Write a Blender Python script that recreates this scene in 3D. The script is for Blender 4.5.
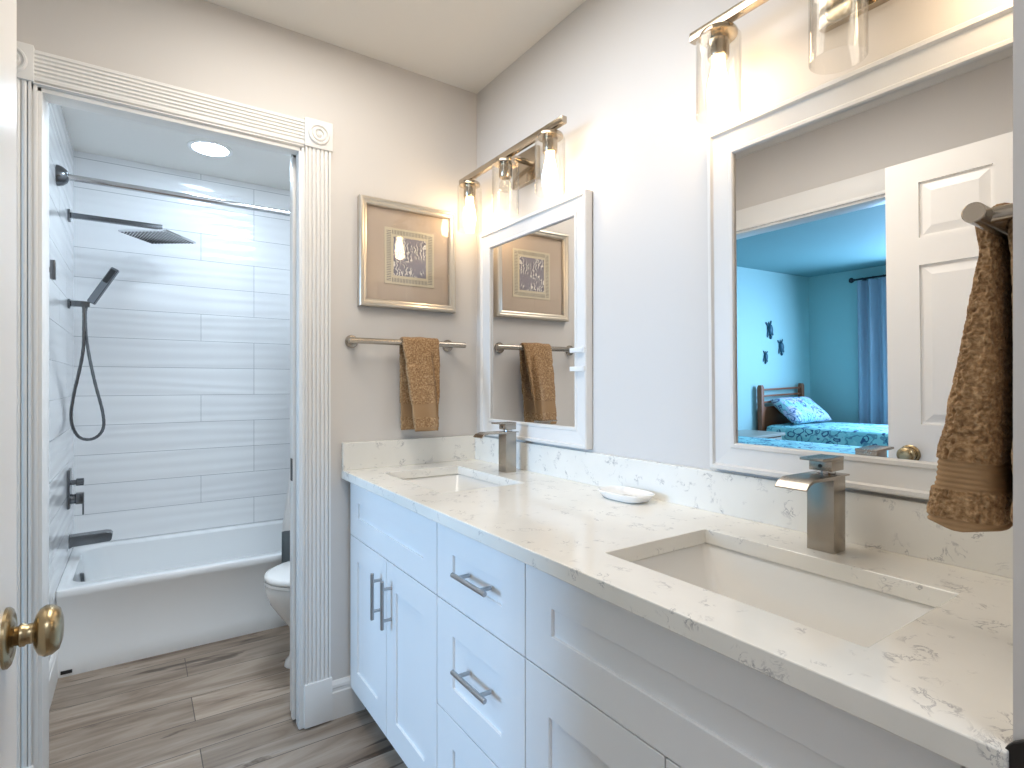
import bpy, bmesh, math, random
from mathutils import Vector, Matrix, noise
PI = math.pi
R_ = math.radians
random.seed(7)
for o in list(bpy.data.objects):
    bpy.data.objects.remove(o)
C = bpy.context.scene.collection
S = bpy.context.scene

# ------------------------------------------------------------------ camera, world, lights, exposure
EYE = 1.212
cam = bpy.data.cameras.new('camera')
co = bpy.data.objects.new('camera', cam)
C.objects.link(co)
co.location = (0, 0, EYE)
co.rotation_euler = (R_(90), 0, -R_(34.2))
cam.sensor_width = 36
cam.lens = 550 / 1024 * 36
cam.clip_start = 0.02
S.camera = co

w = bpy.data.worlds.new('sky')
S.world = w
w.use_nodes = True
bg = w.node_tree.nodes['Background']
bg.inputs[0].default_value = (0.45, 0.68, 1.0, 1)
bg.inputs[1].default_value = 1.5

S.view_settings.view_transform = 'Standard'
S.view_settings.look = 'None'
S.view_settings.exposure = 0.63
S.view_settings.gamma = 1.0
S.view_settings.use_curve_mapping = False
try:
    S.cycles.max_bounces = 10
    S.cycles.diffuse_bounces = 6
    S.cycles.transparent_max_bounces = 16
    S.cycles.sample_clamp_indirect = 6
    S.cycles.caustics_reflective = False
except Exception:
    pass


def area(name, loc, rot, sx, sy, power, col):
    l = bpy.data.lights.new(name, 'AREA')
    l.shape = 'RECTANGLE'
    l.size = sx
    l.size_y = sy
    l.energy = power
    l.color = col
    o = bpy.data.objects.new(name, l)
    C.objects.link(o)
    o.location = loc
    o.rotation_euler = rot
    return o


# daylight through the bedroom window (faces +X)
area('window_daylight', (-4.96, 1.95, 1.5), (0, -R_(74), 0), 1.2, 1.5, 138, (0.36, 0.63, 1.0))
# added fill lights without fixtures: bedroom, and hall behind the camera
area('bedroom_fill', (-1.9, 1.2, 2.42), (0, 0, 0), 0.5, 0.5, 14, (0.45, 0.70, 1.0))
area('hall_fill', (0.2, -0.75, 2.42), (0, 0, 0), 0.7, 0.7, 9, (0.78, 0.87, 1.0))
area('bathroom_fill', (0.42, 1.25, 2.43), (0, 0, 0), 0.6, 0.9, 8.8, (1.0, 0.94, 0.86))  # overhead fill added to brighten the bathroom, no fixture behind it
area('shower_room_fill', (0.62, 2.50, 2.43), (0, 0, 0), 0.25, 0.25, 11, (0.72, 0.86, 1.0))  # unseen fill added over the toilet to even out the shower room
BULB = 23.0
SPOT = 42.0

# ------------------------------------------------------------------ materials
MATS = {}


def srgb(c):
    return tuple(((x / 12.92) if x <= 0.04045 else ((x + 0.055) / 1.055) ** 2.4) for x in c)


def mat(name, col=(0.8, 0.8, 0.8), rough=0.5, metal=0.0, spec=0.5, coat=0.0, bump=None):
    m = bpy.data.materials.new(name)
    m.use_nodes = True
    nt = m.node_tree
    b = nt.nodes['Principled BSDF']
    b.inputs['Base Color'].default_value = (*col, 1)
    b.inputs['Roughness'].default_value = rough
    b.inputs['Metallic'].default_value = metal
    b.inputs['Specular IOR Level'].default_value = spec
    b.inputs['Coat Weight'].default_value = coat
    if bump:
        scale, strength, dist = bump
        tc = nt.nodes.new('ShaderNodeTexCoord')
        n = nt.nodes.new('ShaderNodeTexNoise')
        n.inputs['Scale'].default_value = scale
        n.inputs['Detail'].default_value = 3
        bp = nt.nodes.new('ShaderNodeBump')
        bp.inputs['Strength'].default_value = strength
        bp.inputs['Distance'].default_value = dist
        nt.links.new(tc.outputs['Object'], n.inputs['Vector'])
        nt.links.new(n.outputs['Fac'], bp.inputs['Height'])
        nt.links.new(bp.outputs['Normal'], b.inputs['Normal'])
    MATS[name] = m
    return m


def N(nt, typ, **kw):
    n = nt.nodes.new('ShaderNode' + typ)
    for k, v in kw.items():
        if k in n.inputs:
            n.inputs[k].default_value = v
        else:
            setattr(n, k, v)
    return n


def ramp(nt, stops, interp='LINEAR'):
    n = nt.nodes.new('ShaderNodeValToRGB')
    n.color_ramp.interpolation = interp
    e = n.color_ramp.elements
    while len(e) < len(stops):
        e.new(0.5)
    for i, (p, c) in enumerate(stops):
        e[i].position = p
        e[i].color = (*c, 1) if len(c) == 3 else c
    return n


def mixc(nt, a, b, fac=None, blend='MIX', facv=0.5):
    n = nt.nodes.new('ShaderNodeMix')
    n.data_type = 'RGBA'
    n.blend_type = blend
    n.inputs[0].default_value = facv
    if fac is not None:
        nt.links.new(fac, n.inputs[0])
    for sock, v in ((n.inputs[6], a), (n.inputs[7], b)):
        if isinstance(v, tuple):
            sock.default_value = (*v, 1)
        else:
            nt.links.new(v, sock)
    return n.outputs[2]


M = {}
M['wall'] = mat('wall_paint', (0.665, 0.64, 0.615), 0.55, bump=(220, 0.08, 0.001))
M['wall_bed'] = mat('bedroom_paint', (0.43, 0.60, 0.575), 0.6, bump=(200, 0.08, 0.001))
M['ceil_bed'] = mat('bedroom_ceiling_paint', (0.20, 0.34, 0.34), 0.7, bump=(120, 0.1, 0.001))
M['ceiling'] = mat('ceiling_paint', (0.80, 0.78, 0.74), 0.7, bump=(120, 0.1, 0.001))
M['trim'] = mat('white_trim', (0.82, 0.81, 0.79), 0.35)
M['cabinet'] = mat('white_cabinet', (0.86, 0.86, 0.86), 0.32)
M['toe'] = mat('toe_kick', (0.5, 0.5, 0.5), 0.5)
M['door'] = mat('white_door', (0.86, 0.84, 0.81), 0.3)
M['porcelain'] = mat('porcelain', (0.84, 0.84, 0.83), 0.08, coat=0.3)
M['sink'] = mat('sink_porcelain', (0.84, 0.83, 0.80), 0.12, coat=0.2)
M['tub'] = mat('tub_enamel', (0.80, 0.82, 0.83), 0.12, coat=0.2)
M['mirror'] = mat('mirror_glass', (0.93, 0.93, 0.93), 0.0, 1.0)
M['mframe'] = mat('mirror_frame_white', (0.78, 0.77, 0.75), 0.3)
M['nickel'] = mat('brushed_nickel', (0.42, 0.38, 0.33), 0.27, 1.0)
M['fixture'] = mat('polished_nickel', (0.50, 0.43, 0.34), 0.16, 1.0)
M['pull'] = mat('pull_metal', (0.46, 0.46, 0.47), 0.28, 1.0)
M['gun'] = mat('shower_metal', (0.17, 0.18, 0.195), 0.2, 1.0)
M['chrome'] = mat('chrome', (0.62, 0.63, 0.65), 0.1, 1.0)
M['brass'] = mat('antique_brass', (0.40, 0.31, 0.18), 0.26, 1.0)
M['bronze'] = mat('dark_bronze', (0.02, 0.017, 0.015), 0.4, 0.4)
M['black'] = mat('black_metal', (0.015, 0.015, 0.017), 0.4)
M['plastic'] = mat('white_plastic', (0.85, 0.85, 0.84), 0.35)
M['dish'] = mat('white_ceramic', (0.87, 0.87, 0.86), 0.12, coat=0.3)
M['pframe'] = mat('champagne_frame', (0.62, 0.56, 0.47), 0.3, 0.75, bump=(60, 0.25, 0.002))
M['mat'] = mat('tan_mat_board', (0.58, 0.47, 0.37), 0.8, bump=(90, 0.1, 0.001))
M['wood'] = mat('bed_wood', (0.30, 0.085, 0.03), 0.4)
M['curtain_bed'] = mat('blue_curtain', (0.40, 0.40, 0.46), 0.85, bump=(300, 0.15, 0.001))
M['rod_dark'] = mat('dark_rod', (0.03, 0.03, 0.035), 0.4, 0.5)
M['mattress'] = mat('mattress', (0.7, 0.7, 0.7), 0.8)
M['turtle'] = mat('turtle_metal', (0.03, 0.10, 0.14), 0.45, 0.2, bump=(60, 0.5, 0.01))
M['hall'] = mat('hall_paint', (0.7, 0.7, 0.69), 0.6)

# towel
m = mat('brown_terry', (0.3, 0.18, 0.09), 0.95, spec=0.1)
nt = m.node_tree; b = nt.nodes['Principled BSDF']
tc = N(nt, 'TexCoord')
n1 = N(nt, 'TexNoise', Scale=170.0, Detail=3.0)
nt.links.new(tc.outputs['Object'], n1.inputs['Vector'])
r = ramp(nt, [(0.25, (0.19, 0.105, 0.05)), (0.5, (0.35, 0.215, 0.11)), (0.75, (0.58, 0.40, 0.23))])
nt.links.new(n1.outputs['Fac'], r.inputs[0])
nt.links.new(r.outputs[0], b.inputs['Base Color'])
b.inputs['Sheen Weight'].default_value = 0.15
bp = N(nt, 'Bump', Strength=0.7, Distance=0.003)
nt.links.new(n1.outputs['Fac'], bp.inputs['Height'])
nt.links.new(bp.outputs['Normal'], b.inputs['Normal'])
M['towel'] = m
M['towel_band'] = mat('brown_towel_band', (0.36, 0.23, 0.125), 0.85, spec=0.1, bump=(500, 0.4, 0.001))

# quartz
m = mat('white_quartz', (0.85, 0.84, 0.81), 0.13, coat=0.1)
nt = m.node_tree; b = nt.nodes['Principled BSDF']
tc = N(nt, 'TexCoord')
nd = N(nt, 'TexNoise', Scale=7.0, Detail=3.0, Roughness=0.6)
nt.links.new(tc.outputs['Object'], nd.inputs['Vector'])
add = N(nt, 'VectorMath', operation='MULTIPLY_ADD')
add.inputs[1].default_value = (0.35, 0.35, 0.35)
nt.links.new(nd.outputs['Color'], add.inputs[0])
nt.links.new(tc.outputs['Object'], add.inputs[2])
vz = N(nt, 'TexNoise', Scale=20.0, Detail=5.0, Roughness=0.65)
nt.links.new(add.outputs[0], vz.inputs['Vector'])
sub = N(nt, 'Math', operation='SUBTRACT'); sub.inputs[1].default_value = 0.5
nt.links.new(vz.outputs['Fac'], sub.inputs[0])
ab = N(nt, 'Math', operation='ABSOLUTE')
nt.links.new(sub.outputs[0], ab.inputs[0])
rv = ramp(nt, [(0.0, (1, 1, 1)), (0.03, (0, 0, 0))])
nt.links.new(ab.outputs[0], rv.inputs[0])
patch = N(nt, 'TexNoise', Scale=24.0, Detail=2.0)
mp = N(nt, 'Mapping'); mp.inputs['Location'].default_value = (3.1, 1.7, 0.4)
nt.links.new(tc.outputs['Object'], mp.inputs['Vector'])
nt.links.new(mp.outputs[0], patch.inputs['Vector'])
rp = ramp(nt, [(0.56, (0, 0, 0)), (0.66, (1, 1, 1))])
nt.links.new(patch.outputs['Fac'], rp.inputs[0])
mul = N(nt, 'Math', operation='MULTIPLY')
nt.links.new(rv.outputs[0], mul.inputs[0]); nt.links.new(rp.outputs[0], mul.inputs[1])
soft = N(nt, 'TexNoise', Scale=5.0, Detail=4.0)
nt.links.new(tc.outputs['Object'], soft.inputs['Vector'])
base = ramp(nt, [(0.35, (0.80, 0.78, 0.725)), (0.65, (0.87, 0.85, 0.795))])
nt.links.new(soft.outputs['Fac'], base.inputs[0])
mu2 = N(nt, 'Math', operation='MULTIPLY'); mu2.inputs[1].default_value = 0.75
nt.links.new(mul.outputs[0], mu2.inputs[0])
nt.links.new(mixc(nt, base.outputs[0], (0.27, 0.265, 0.28), mu2.outputs[0]), b.inputs['Base Color'])
M['quartz'] = m

# vinyl plank floor: planks run along X
m = mat('plank_floor', (0.4, 0.3, 0.22), 0.38)
nt = m.node_tree; b = nt.nodes['Principled BSDF']
tc = N(nt, 'TexCoord')
br = N(nt, 'TexBrick', Scale=1.0)
br.offset = 0.41; br.offset_frequency = 2; br.squash = 1.0
br.inputs['Brick Width'].default_value = 2.4
br.inputs['Row Height'].default_value = 0.182
br.inputs['Mortar Size'].default_value = 0.0016
br.inputs['Mortar Smooth'].default_value = 0.2
br.inputs['Color1'].default_value = (0.05, 0.05, 0.05, 1)
br.inputs['Color2'].default_value = (0.95, 0.95, 0.95, 1)
mpf = N(nt, 'Mapping'); mpf.inputs['Location'].default_value = (-0.17, 0.09, 0)
nt.links.new(tc.outputs['Object'], mpf.inputs['Vector'])
nt.links.new(mpf.outputs[0], br.inputs['Vector'])
# per plank offset of the grain
sep = N(nt, 'SeparateXYZ'); nt.links.new(mpf.outputs[0], sep.inputs[0])
dv = N(nt, 'Math', operation='DIVIDE'); dv.inputs[1].default_value = 0.182
nt.links.new(sep.outputs['Y'], dv.inputs[0])
fl = N(nt, 'Math', operation='FLOOR'); nt.links.new(dv.outputs[0], fl.inputs[0])
mz = N(nt, 'Math', operation='MULTIPLY'); mz.inputs[1].default_value = 7.31
nt.links.new(fl.outputs[0], mz.inputs[0])
cmb = N(nt, 'CombineXYZ')
nt.links.new(sep.outputs['X'], cmb.inputs['X']); nt.links.new(sep.outputs['Y'], cmb.inputs['Y'])
nt.links.new(mz.outputs[0], cmb.inputs['Z'])
gm = N(nt, 'Mapping'); gm.inputs['Scale'].default_value = (1.0, 7.0, 1.0)
nt.links.new(cmb.outputs[0], gm.inputs['Vector'])
g1 = N(nt, 'TexNoise', Scale=1.6, Detail=7.0, Roughness=0.62, Distortion=0.9)
nt.links.new(gm.outputs[0], g1.inputs['Vector'])
rc = ramp(nt, [(0.25, (0.12, 0.085, 0.06)), (0.40, (0.27, 0.205, 0.155)), (0.56, (0.40, 0.325, 0.26)), (0.75, (0.50, 0.43, 0.37))])
nt.links.new(g1.outputs['Fac'], rc.inputs[0])
gm2 = N(nt, 'Mapping'); gm2.inputs['Scale'].default_value = (0.9, 6.0, 1.0)
nt.links.new(cmb.outputs[0], gm2.inputs['Vector'])
g2 = N(nt, 'TexNoise', Scale=1.5, Detail=5.0, Roughness=0.62, Distortion=1.6)
nt.links.new(gm2.outputs[0], g2.inputs['Vector'])
rk = ramp(nt, [(0.0, (1, 1, 1)), (0.58, (1, 1, 1)), (0.65, (0.30, 0.24, 0.20)), (0.72, (0.14, 0.11, 0.09))])
nt.links.new(g2.outputs['Fac'], rk.inputs[0])
c1 = mixc(nt, rc.outputs[0], rk.outputs[0], None, 'MULTIPLY', 0.85)
tone = ramp(nt, [(0.0, (0.72, 0.70, 0.68)), (1.0, (1.12, 1.10, 1.08))])
nt.links.new(br.outputs['Color'], tone.inputs[0])
c2 = mixc(nt, c1, tone.outputs[0], None, 'MULTIPLY', 1.0)
c3 = mixc(nt, c2, (0.06, 0.045, 0.035), br.outputs['Fac'])
nt.links.new(c3, b.inputs['Base Color'])
bp = N(nt, 'Bump', Strength=0.25, Distance=0.002)
nt.links.new(g1.outputs['Fac'], bp.inputs['Height'])
nt.links.new(bp.outputs['Normal'], b.inputs['Normal'])
M['floor'] = m


# wavy white tile (rows along the wall; axis = which object axis runs along the wall)
def tile_mat(name, axis):
    m = mat(name, (0.80, 0.81, 0.82), 0.13, coat=0.15)
    nt = m.node_tree; b = nt.nodes['Principled BSDF']
    tc = N(nt, 'TexCoord')
    sp = N(nt, 'SeparateXYZ'); nt.links.new(tc.outputs['Object'], sp.inputs[0])
    cb = N(nt, 'CombineXYZ')
    nt.links.new(sp.outputs[axis], cb.inputs['X']); nt.links.new(sp.outputs['Z'], cb.inputs['Y'])
    mp = N(nt, 'Mapping'); mp.inputs['Location'].default_value = (0.33, -0.042, 0)
    nt.links.new(cb.outputs[0], mp.inputs['Vector'])
    br = N(nt, 'TexBrick', Scale=1.0)
    br.offset = 0.31; br.offset_frequency = 3
    br.inputs['Brick Width'].default_value = 0.92
    br.inputs['Row Height'].default_value = 0.158
    br.inputs['Mortar Size'].default_value = 0.0016
    br.inputs['Mortar Smooth'].default_value = 0.3
    br.inputs['Color1'].default_value = (0.80, 0.81, 0.825, 1)
    br.inputs['Color2'].default_value = (0.83, 0.84, 0.85, 1)
    br.inputs['Mortar'].default_value = (0.40, 0.42, 0.44, 1)
    nt.links.new(mp.outputs[0], br.inputs['Vector'])
    nt.links.new(br.outputs['Color'], b.inputs['Base Color'])
    wmap = N(nt, 'Mapping'); wmap.inputs['Scale'].default_value = (0.55, 4.2, 1.0)
    nt.links.new(mp.outputs[0], wmap.inputs['Vector'])
    wv = N(nt, 'TexWave', Scale=1.3, Distortion=7.5, Detail=1.5)
    wv.inputs['Detail Scale'].default_value = 0.9
    wv.bands_direction = 'Y'
    nt.links.new(wmap.outputs[0], wv.inputs['Vector'])
    s1 = N(nt, 'Math', operation='MULTIPLY'); s1.inputs[1].default_value = -1.4
    nt.links.new(br.outputs['Fac'], s1.inputs[0])
    s2 = N(nt, 'Math', operation='ADD')
    nt.links.new(s1.outputs[0], s2.inputs[0]); nt.links.new(wv.outputs['Fac'], s2.inputs[1])
    bp = N(nt, 'Bump', Strength=0.2, Distance=0.006)
    nt.links.new(s2.outputs[0], bp.inputs['Height'])
    nt.links.new(bp.outputs['Normal'], b.inputs['Normal'])
    return m


M['tile_x'] = tile_mat('wavy_tile_back', 'X')
M['tile_y'] = tile_mat('wavy_tile_side', 'Y')


# thin clear glass: mostly see-through, reflecting at grazing angles
def thin_glass(name, tint=(1, 1, 1), ior=1.45, boost=1.0):
    m = bpy.data.materials.new(name)
    m.use_nodes = True
    nt = m.node_tree
    nt.nodes.remove(nt.nodes['Principled BSDF'])
    out = nt.nodes['Material Output']
    t = N(nt, 'BsdfTransparent'); t.inputs[0].default_value = (*tint, 1)
    g = N(nt, 'BsdfGlossy'); g.inputs['Roughness'].default_value = 0.02
    lw = N(nt, 'LayerWeight'); lw.inputs[0].default_value = 0.5
    pw = N(nt, 'Math', operation='POWER'); pw.inputs[1].default_value = 4.0
    nt.links.new(lw.outputs['Facing'], pw.inputs[0])
    mu = N(nt, 'Math', operation='MULTIPLY_ADD'); mu.use_clamp = True
    mu.inputs[1].default_value = 0.75 * boost; mu.inputs[2].default_value = 0.04 * boost
    nt.links.new(pw.outputs[0], mu.inputs[0])
    mx = N(nt, 'MixShader')
    nt.links.new(mu.outputs[0], mx.inputs[0])
    nt.links.new(t.outputs[0], mx.inputs[1]); nt.links.new(g.outputs[0], mx.inputs[2])
    nt.links.new(mx.outputs[0], out.inputs[0])
    return m


M['glass'] = thin_glass('shade_glass', (0.985, 0.98, 0.965), 1.5, 1.1)
M['pane'] = thin_glass('window_glass')
M['pglass'] = thin_glass('picture_glass', (0.98, 0.98, 0.98), 1.45, 1.0)
M['clearbulb'] = thin_glass('clear_bulb_glass', (0.95, 0.93, 0.88), 1.5, 1.6)


def emis(name, col, strength):
    m = bpy.data.materials.new(name)
    m.use_nodes = True
    nt = m.node_tree
    nt.nodes.remove(nt.nodes['Principled BSDF'])
    e = N(nt, 'Emission'); e.inputs[0].default_value = (*col, 1); e.inputs[1].default_value = strength
    nt.links.new(e.outputs[0], nt.nodes['Material Output'].inputs[0])
    return m


M['bulb'] = emis('glowing_bulb', (1.0, 0.73, 0.45), BULB)
M['downlight'] = emis('downlight_lens', (0.66, 0.83, 1.0), SPOT)

# print in the picture: grey-lilac with pale swirling strokes
m = mat('etching_print', (0.35, 0.32, 0.36), 0.6)
nt = m.node_tree; b = nt.nodes['Principled BSDF']
tc = N(nt, 'TexCoord')
wv = N(nt, 'TexWave', Scale=22.0, Distortion=11.0, Detail=3.0); wv.inputs['Detail Scale'].default_value = 2.0
nt.links.new(tc.outputs['Object'], wv.inputs['Vector'])
gr = N(nt, 'TexNoise', Scale=24.0, Detail=3.0)
nt.links.new(tc.outputs['Object'], gr.inputs['Vector'])
rg = ramp(nt, [(0.47, (0, 0, 0)), (0.56, (1, 1, 1))])
nt.links.new(gr.outputs['Fac'], rg.inputs[0])
rw = ramp(nt, [(0.55, (0.20, 0.19, 0.24)), (0.8, (0.85, 0.82, 0.77))])
nt.links.new(wv.outputs['Fac'], rw.inputs[0])
nt.links.new(mixc(nt, (0.27, 0.25, 0.30), rw.outputs[0], rg.outputs[0]), b.inputs['Base Color'])
M['print'] = m
M['cream'] = mat('cream_mat', (0.70, 0.63, 0.47), 0.8)
M['ink'] = mat('ink_dash', (0.16, 0.15, 0.16), 0.8)


# patterned bedspread: aqua ground with dark leaf and shell outlines
def spread_mat(name, ground, alt, ink, sc):
    m = mat(name, ground, 0.85)
    nt = m.node_tree; b = nt.nodes['Principled BSDF']
    tc = N(nt, 'TexCoord')
    nz = N(nt, 'TexNoise', Scale=sc * 0.9, Detail=2.0)
    nt.links.new(tc.outputs['Object'], nz.inputs['Vector'])
    ad = N(nt, 'VectorMath', operation='MULTIPLY_ADD'); ad.inputs[1].default_value = (0.16,) * 3
    nt.links.new(nz.outputs['Color'], ad.inputs[0]); nt.links.new(tc.outputs['Object'], ad.inputs[2])
    vo = N(nt, 'TexVoronoi', Scale=sc); vo.feature = 'F1'
    nt.links.new(ad.outputs[0], vo.inputs['Vector'])
    rr = ramp(nt, [(0.0, (0, 0, 0)), (0.30, (0, 0, 0)), (0.34, (1, 1, 1)), (0.41, (1, 1, 1)), (0.45, (0, 0, 0))])
    nt.links.new(vo.outputs['Distance'], rr.inputs[0])
    rb = ramp(nt, [(0.40, ground), (0.62, alt)])
    nt.links.new(vo.outputs['Color'], rb.inputs[0])
    fine = N(nt, 'TexWave', Scale=sc * 0.8, Distortion=14.0, Detail=2.0)
    nt.links.new(tc.outputs['Object'], fine.inputs['Vector'])
    rf = ramp(nt, [(0.86, (0, 0, 0)), (0.95, (0.6, 0.6, 0.6))])
    nt.links.new(fine.outputs['Fac'], rf.inputs[0])
    mxf = N(nt, 'Math', operation='MAXIMUM')
    nt.links.new(rr.outputs[0], mxf.inputs[0]); nt.links.new(rf.outputs[0], mxf.inputs[1])
    nt.links.new(mixc(nt, rb.outputs[0], ink, mxf.outputs[0]), b.inputs['Base Color'])
    return m


M['spread'] = spread_mat('aqua_bedspread', (0.42, 0.72, 0.70), (0.30, 0.62, 0.62), (0.05, 0.10, 0.20), 9.0)
M['pillow'] = spread_mat('lilac_pillowcase', (0.74, 0.66, 0.82), (0.45, 0.74, 0.76), (0.12, 0.16, 0.30), 10.0)
M['nstop'] = mat('nightstand_wood', (0.42, 0.36, 0.30), 0.35)
M['scurtain'] = mat('white_curtain', (0.80, 0.80, 0.80), 0.8)
M['band'] = mat('charcoal_band', (0.16, 0.19, 0.21), 0.8)

# ------------------------------------------------------------------ builders
WORLD = {}   # object -> world origin of its root


def rootloc(p):
    return WORLD.get(p.name, Vector((0, 0, 0))) if p else Vector((0, 0, 0))


def tag(o, label=None, cat=None, group=None, kind=None):
    if label: o['label'] = label
    if cat: o['category'] = cat
    if group: o['group'] = group
    if kind: o['kind'] = kind
    return o


def thing(name, label, cat, loc, group=None):
    o = bpy.data.objects.new(name, None)
    o.empty_display_size = 0.05
    C.objects.link(o)
    o.location = loc
    WORLD[o.name] = Vector(loc)
    return tag(o, label, cat, group)


class MB:
    """collects shapes in world coordinates and links them as one mesh"""

    def __init__(s):
        s.bm = bmesh.new()

    def box(s, x0, x1, y0, y1, z0, z1, bev=0.0, seg=2):
        t = bmesh.new()
        bmesh.ops.create_cube(t, size=1)
        for v in t.verts:
            v.co = Vector(((x0 + x1) / 2 + v.co.x * (x1 - x0), (y0 + y1) / 2 + v.co.y * (y1 - y0), (z0 + z1) / 2 + v.co.z * (z1 - z0)))
        if bev > 0:
            bmesh.ops.bevel(t, geom=t.edges[:], offset=bev, segments=seg, affect='EDGES', profile=0.6)
        s.merge(t)
        return s

    def merge(s, t, mtx=None):
        if mtx is not None:
            bmesh.ops.transform(t, matrix=mtx, verts=t.verts)
        me = bpy.data.meshes.new('tmp')
        t.to_mesh(me)
        t.free()
        s.bm.from_mesh(me)
        bpy.data.meshes.remove(me)
        return s

    def loft(s, rings, cap0=True, cap1=True, closed=True):
        vs = [[s.bm.verts.new(p) for p in r] for r in rings]
        n = len(rings[0])
        for a, b in zip(vs, vs[1:]):
            for i in range(n if closed else n - 1):
                j = (i + 1) % n
                s.bm.faces.new((a[i], a[j], b[j], b[i]))
        if closed:
            if cap0: s.bm.faces.new(vs[0][::-1])
            if cap1: s.bm.faces.new(vs[-1])
        return s

    def cyl(s, p0, p1, r, r1=None, seg=24, bev=0.0):
        p0 = Vector(p0); p1 = Vector(p1)
        r1 = r if r1 is None else r1
        d = (p1 - p0)
        L = d.length
        prof = [(0, 0), (r, 0), (r1, L), (0, L)]
        if bev:
            prof = [(0, 0), (r - bev, 0), (r, bev), (r1, L - bev), (r1 - bev, L), (0, L)]
        return s.lathe(prof, p0, d.normalized(), seg)

    def lathe(s, prof, org, axis=(0, 0, 1), seg=24, sx=1.0, sy=1.0):
        q = Vector((0, 0, 1)).rotation_difference(Vector(axis))
        org = Vector(org)
        rings = []
        for (r, h) in prof:
            r = max(r, 1e-5)
            rings.append([org + q @ Vector((r * sx * math.cos(2 * PI * i / seg), r * sy * math.sin(2 * PI * i / seg), h)) for i in range(seg)])
        return s.loft(rings, True, True)

    def tube(s, pts, r, seg=12, caps=True):
        pts = [Vector(p) for p in pts]
        rings = []
        prev = None
        for i, p in enumerate(pts):
            a = pts[max(i - 1, 0)]; b_ = pts[min(i + 1, len(pts) - 1)]
            t = (b_ - a).normalized()
            if prev is None:
                u = t.orthogonal().normalized()
            else:
                u = (prev - t * prev.dot(t)).normalized()
            prev = u
            v = t.cross(u)
            rr = r[i] if isinstance(r, (list, tuple)) else r
            rings.append([p + (u * math.cos(2 * PI * k / seg) + v * math.sin(2 * PI * k / seg)) * rr for k in range(seg)])
        return s.loft(rings, caps, caps)

    def plate(s, axis, a, b, us, vs, holes):
        """slab between a and b along axis, gridded by us, vs; holes = set of (i, j) cells left open"""
        t = bmesh.new()

        def P(u, v, w_):
            return {0: (w_, u, v), 1: (u, w_, v), 2: (u, v, w_)}[axis]
        cache = {}

        def V(u, v, w_):
            k = (u, v, w_)
            if k not in cache:
                cache[k] = t.verts.new(P(u, v, w_))
            return cache[k]
        solid = {(i, j) for i in range(len(us) - 1) for j in range(len(vs) - 1)} - set(holes)
        for (i, j) in solid:
            u0, u1, v0, v1 = us[i], us[i + 1], vs[j], vs[j + 1]
            t.faces.new((V(u0, v0, a), V(u1, v0, a), V(u1, v1, a), V(u0, v1, a)))
            t.faces.new((V(u0, v0, b), V(u0, v1, b), V(u1, v1, b), V(u1, v0, b)))
            for (di, dj, e) in ((-1, 0, ((u0, v0), (u0, v1))), (1, 0, ((u1, v0), (u1, v1))), (0, -1, ((u0, v0), (u1, v0))), (0, 1, ((u0, v1), (u1, v1)))):
                if (i + di, j + dj) not in solid:
                    (p, q) = e
                    t.faces.new((V(*p, a), V(*q, a), V(*q, b), V(*p, b)))
        bmesh.ops.recalc_face_normals(t, faces=t.faces)
        bmesh.ops.dissolve_limit(t, angle_limit=0.01, verts=t.verts, edges=t.edges)
        return s.merge(t)

    def prism(s, poly, axis, a, b):
        """poly of (u, v); axis 0: (y, z), 1: (x, z), 2: (x, y)"""
        def P(u, v, w_):
            return {0: (w_, u, v), 1: (u, w_, v), 2: (u, v, w_)}[axis]
        return s.loft([[P(u, v, a) for u, v in poly], [P(u, v, b) for u, v in poly]])

    def build(s, name, m, parent=None, smooth=True, angle=35, bev=0.0, subsurf=0):
        bmesh.ops.recalc_face_normals(s.bm, faces=s.bm.faces)
        me = bpy.data.meshes.new(name)
        s.bm.to_mesh(me)
        s.bm.free()
        off = rootloc(parent)
        me.transform(Matrix.Translation(-off))
        me.materials.append(m)
        o = bpy.data.objects.new(name, me)
        C.objects.link(o)
        if parent:
            o.parent = parent
            WORLD[o.name] = off
        if smooth:
            for p in me.polygons:
                p.use_smooth = True
            try:
                me.set_sharp_from_angle(angle=R_(angle))
            except Exception:
                pass
        if bev:
            bm_ = o.modifiers.new('bevel', 'BEVEL')
            bm_.width = bev; bm_.segments = 2; bm_.limit_method = 'ANGLE'; bm_.angle_limit = R_(40)
        if subsurf:
            ss = o.modifiers.new('subd', 'SUBSURF'); ss.levels = subsurf; ss.render_levels = subsurf
        return o


def struct(o):
    o['kind'] = 'structure'
    return o


def move_origin(o, loc):
    """put a single-mesh thing's origin at loc"""
    o.data.transform(Matrix.Translation(-Vector(loc)))
    o.location = loc
    return o


def copy_tree(o, parent=None):
    c = o.copy()
    C.objects.link(c)
    if parent:
        c.parent = parent
    for ch in list(o.children):
        copy_tree(ch, c)
    return c


def rr(x0, x1, y0, y1, r, z, n=6):
    """rounded rectangle ring at height z"""
    pts = []
    for (cx, cy, a0) in ((x1 - r, y1 - r, 0), (x0 + r, y1 - r, 90), (x0 + r, y0 + r, 180), (x1 - r, y0 + r, 270)):
        for k in range(n + 1):
            a = R_(a0 + 90 * k / n)
            pts.append((cx + r * math.cos(a), cy + r * math.sin(a), z))
    return pts


# ------------------------------------------------------------------ dimensions
W = 1.19        # mirror wall
D = 2.018       # end wall front face
DB = 2.138      # end wall back face
SB = 3.70       # shower back wall
SL = -0.287     # shower left wall
H = 2.445       # ceiling
NW = 0.15       # near wall face
LW = -0.50      # left wall face
BX, BY = -5.0, 3.8   # bedroom far walls

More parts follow.
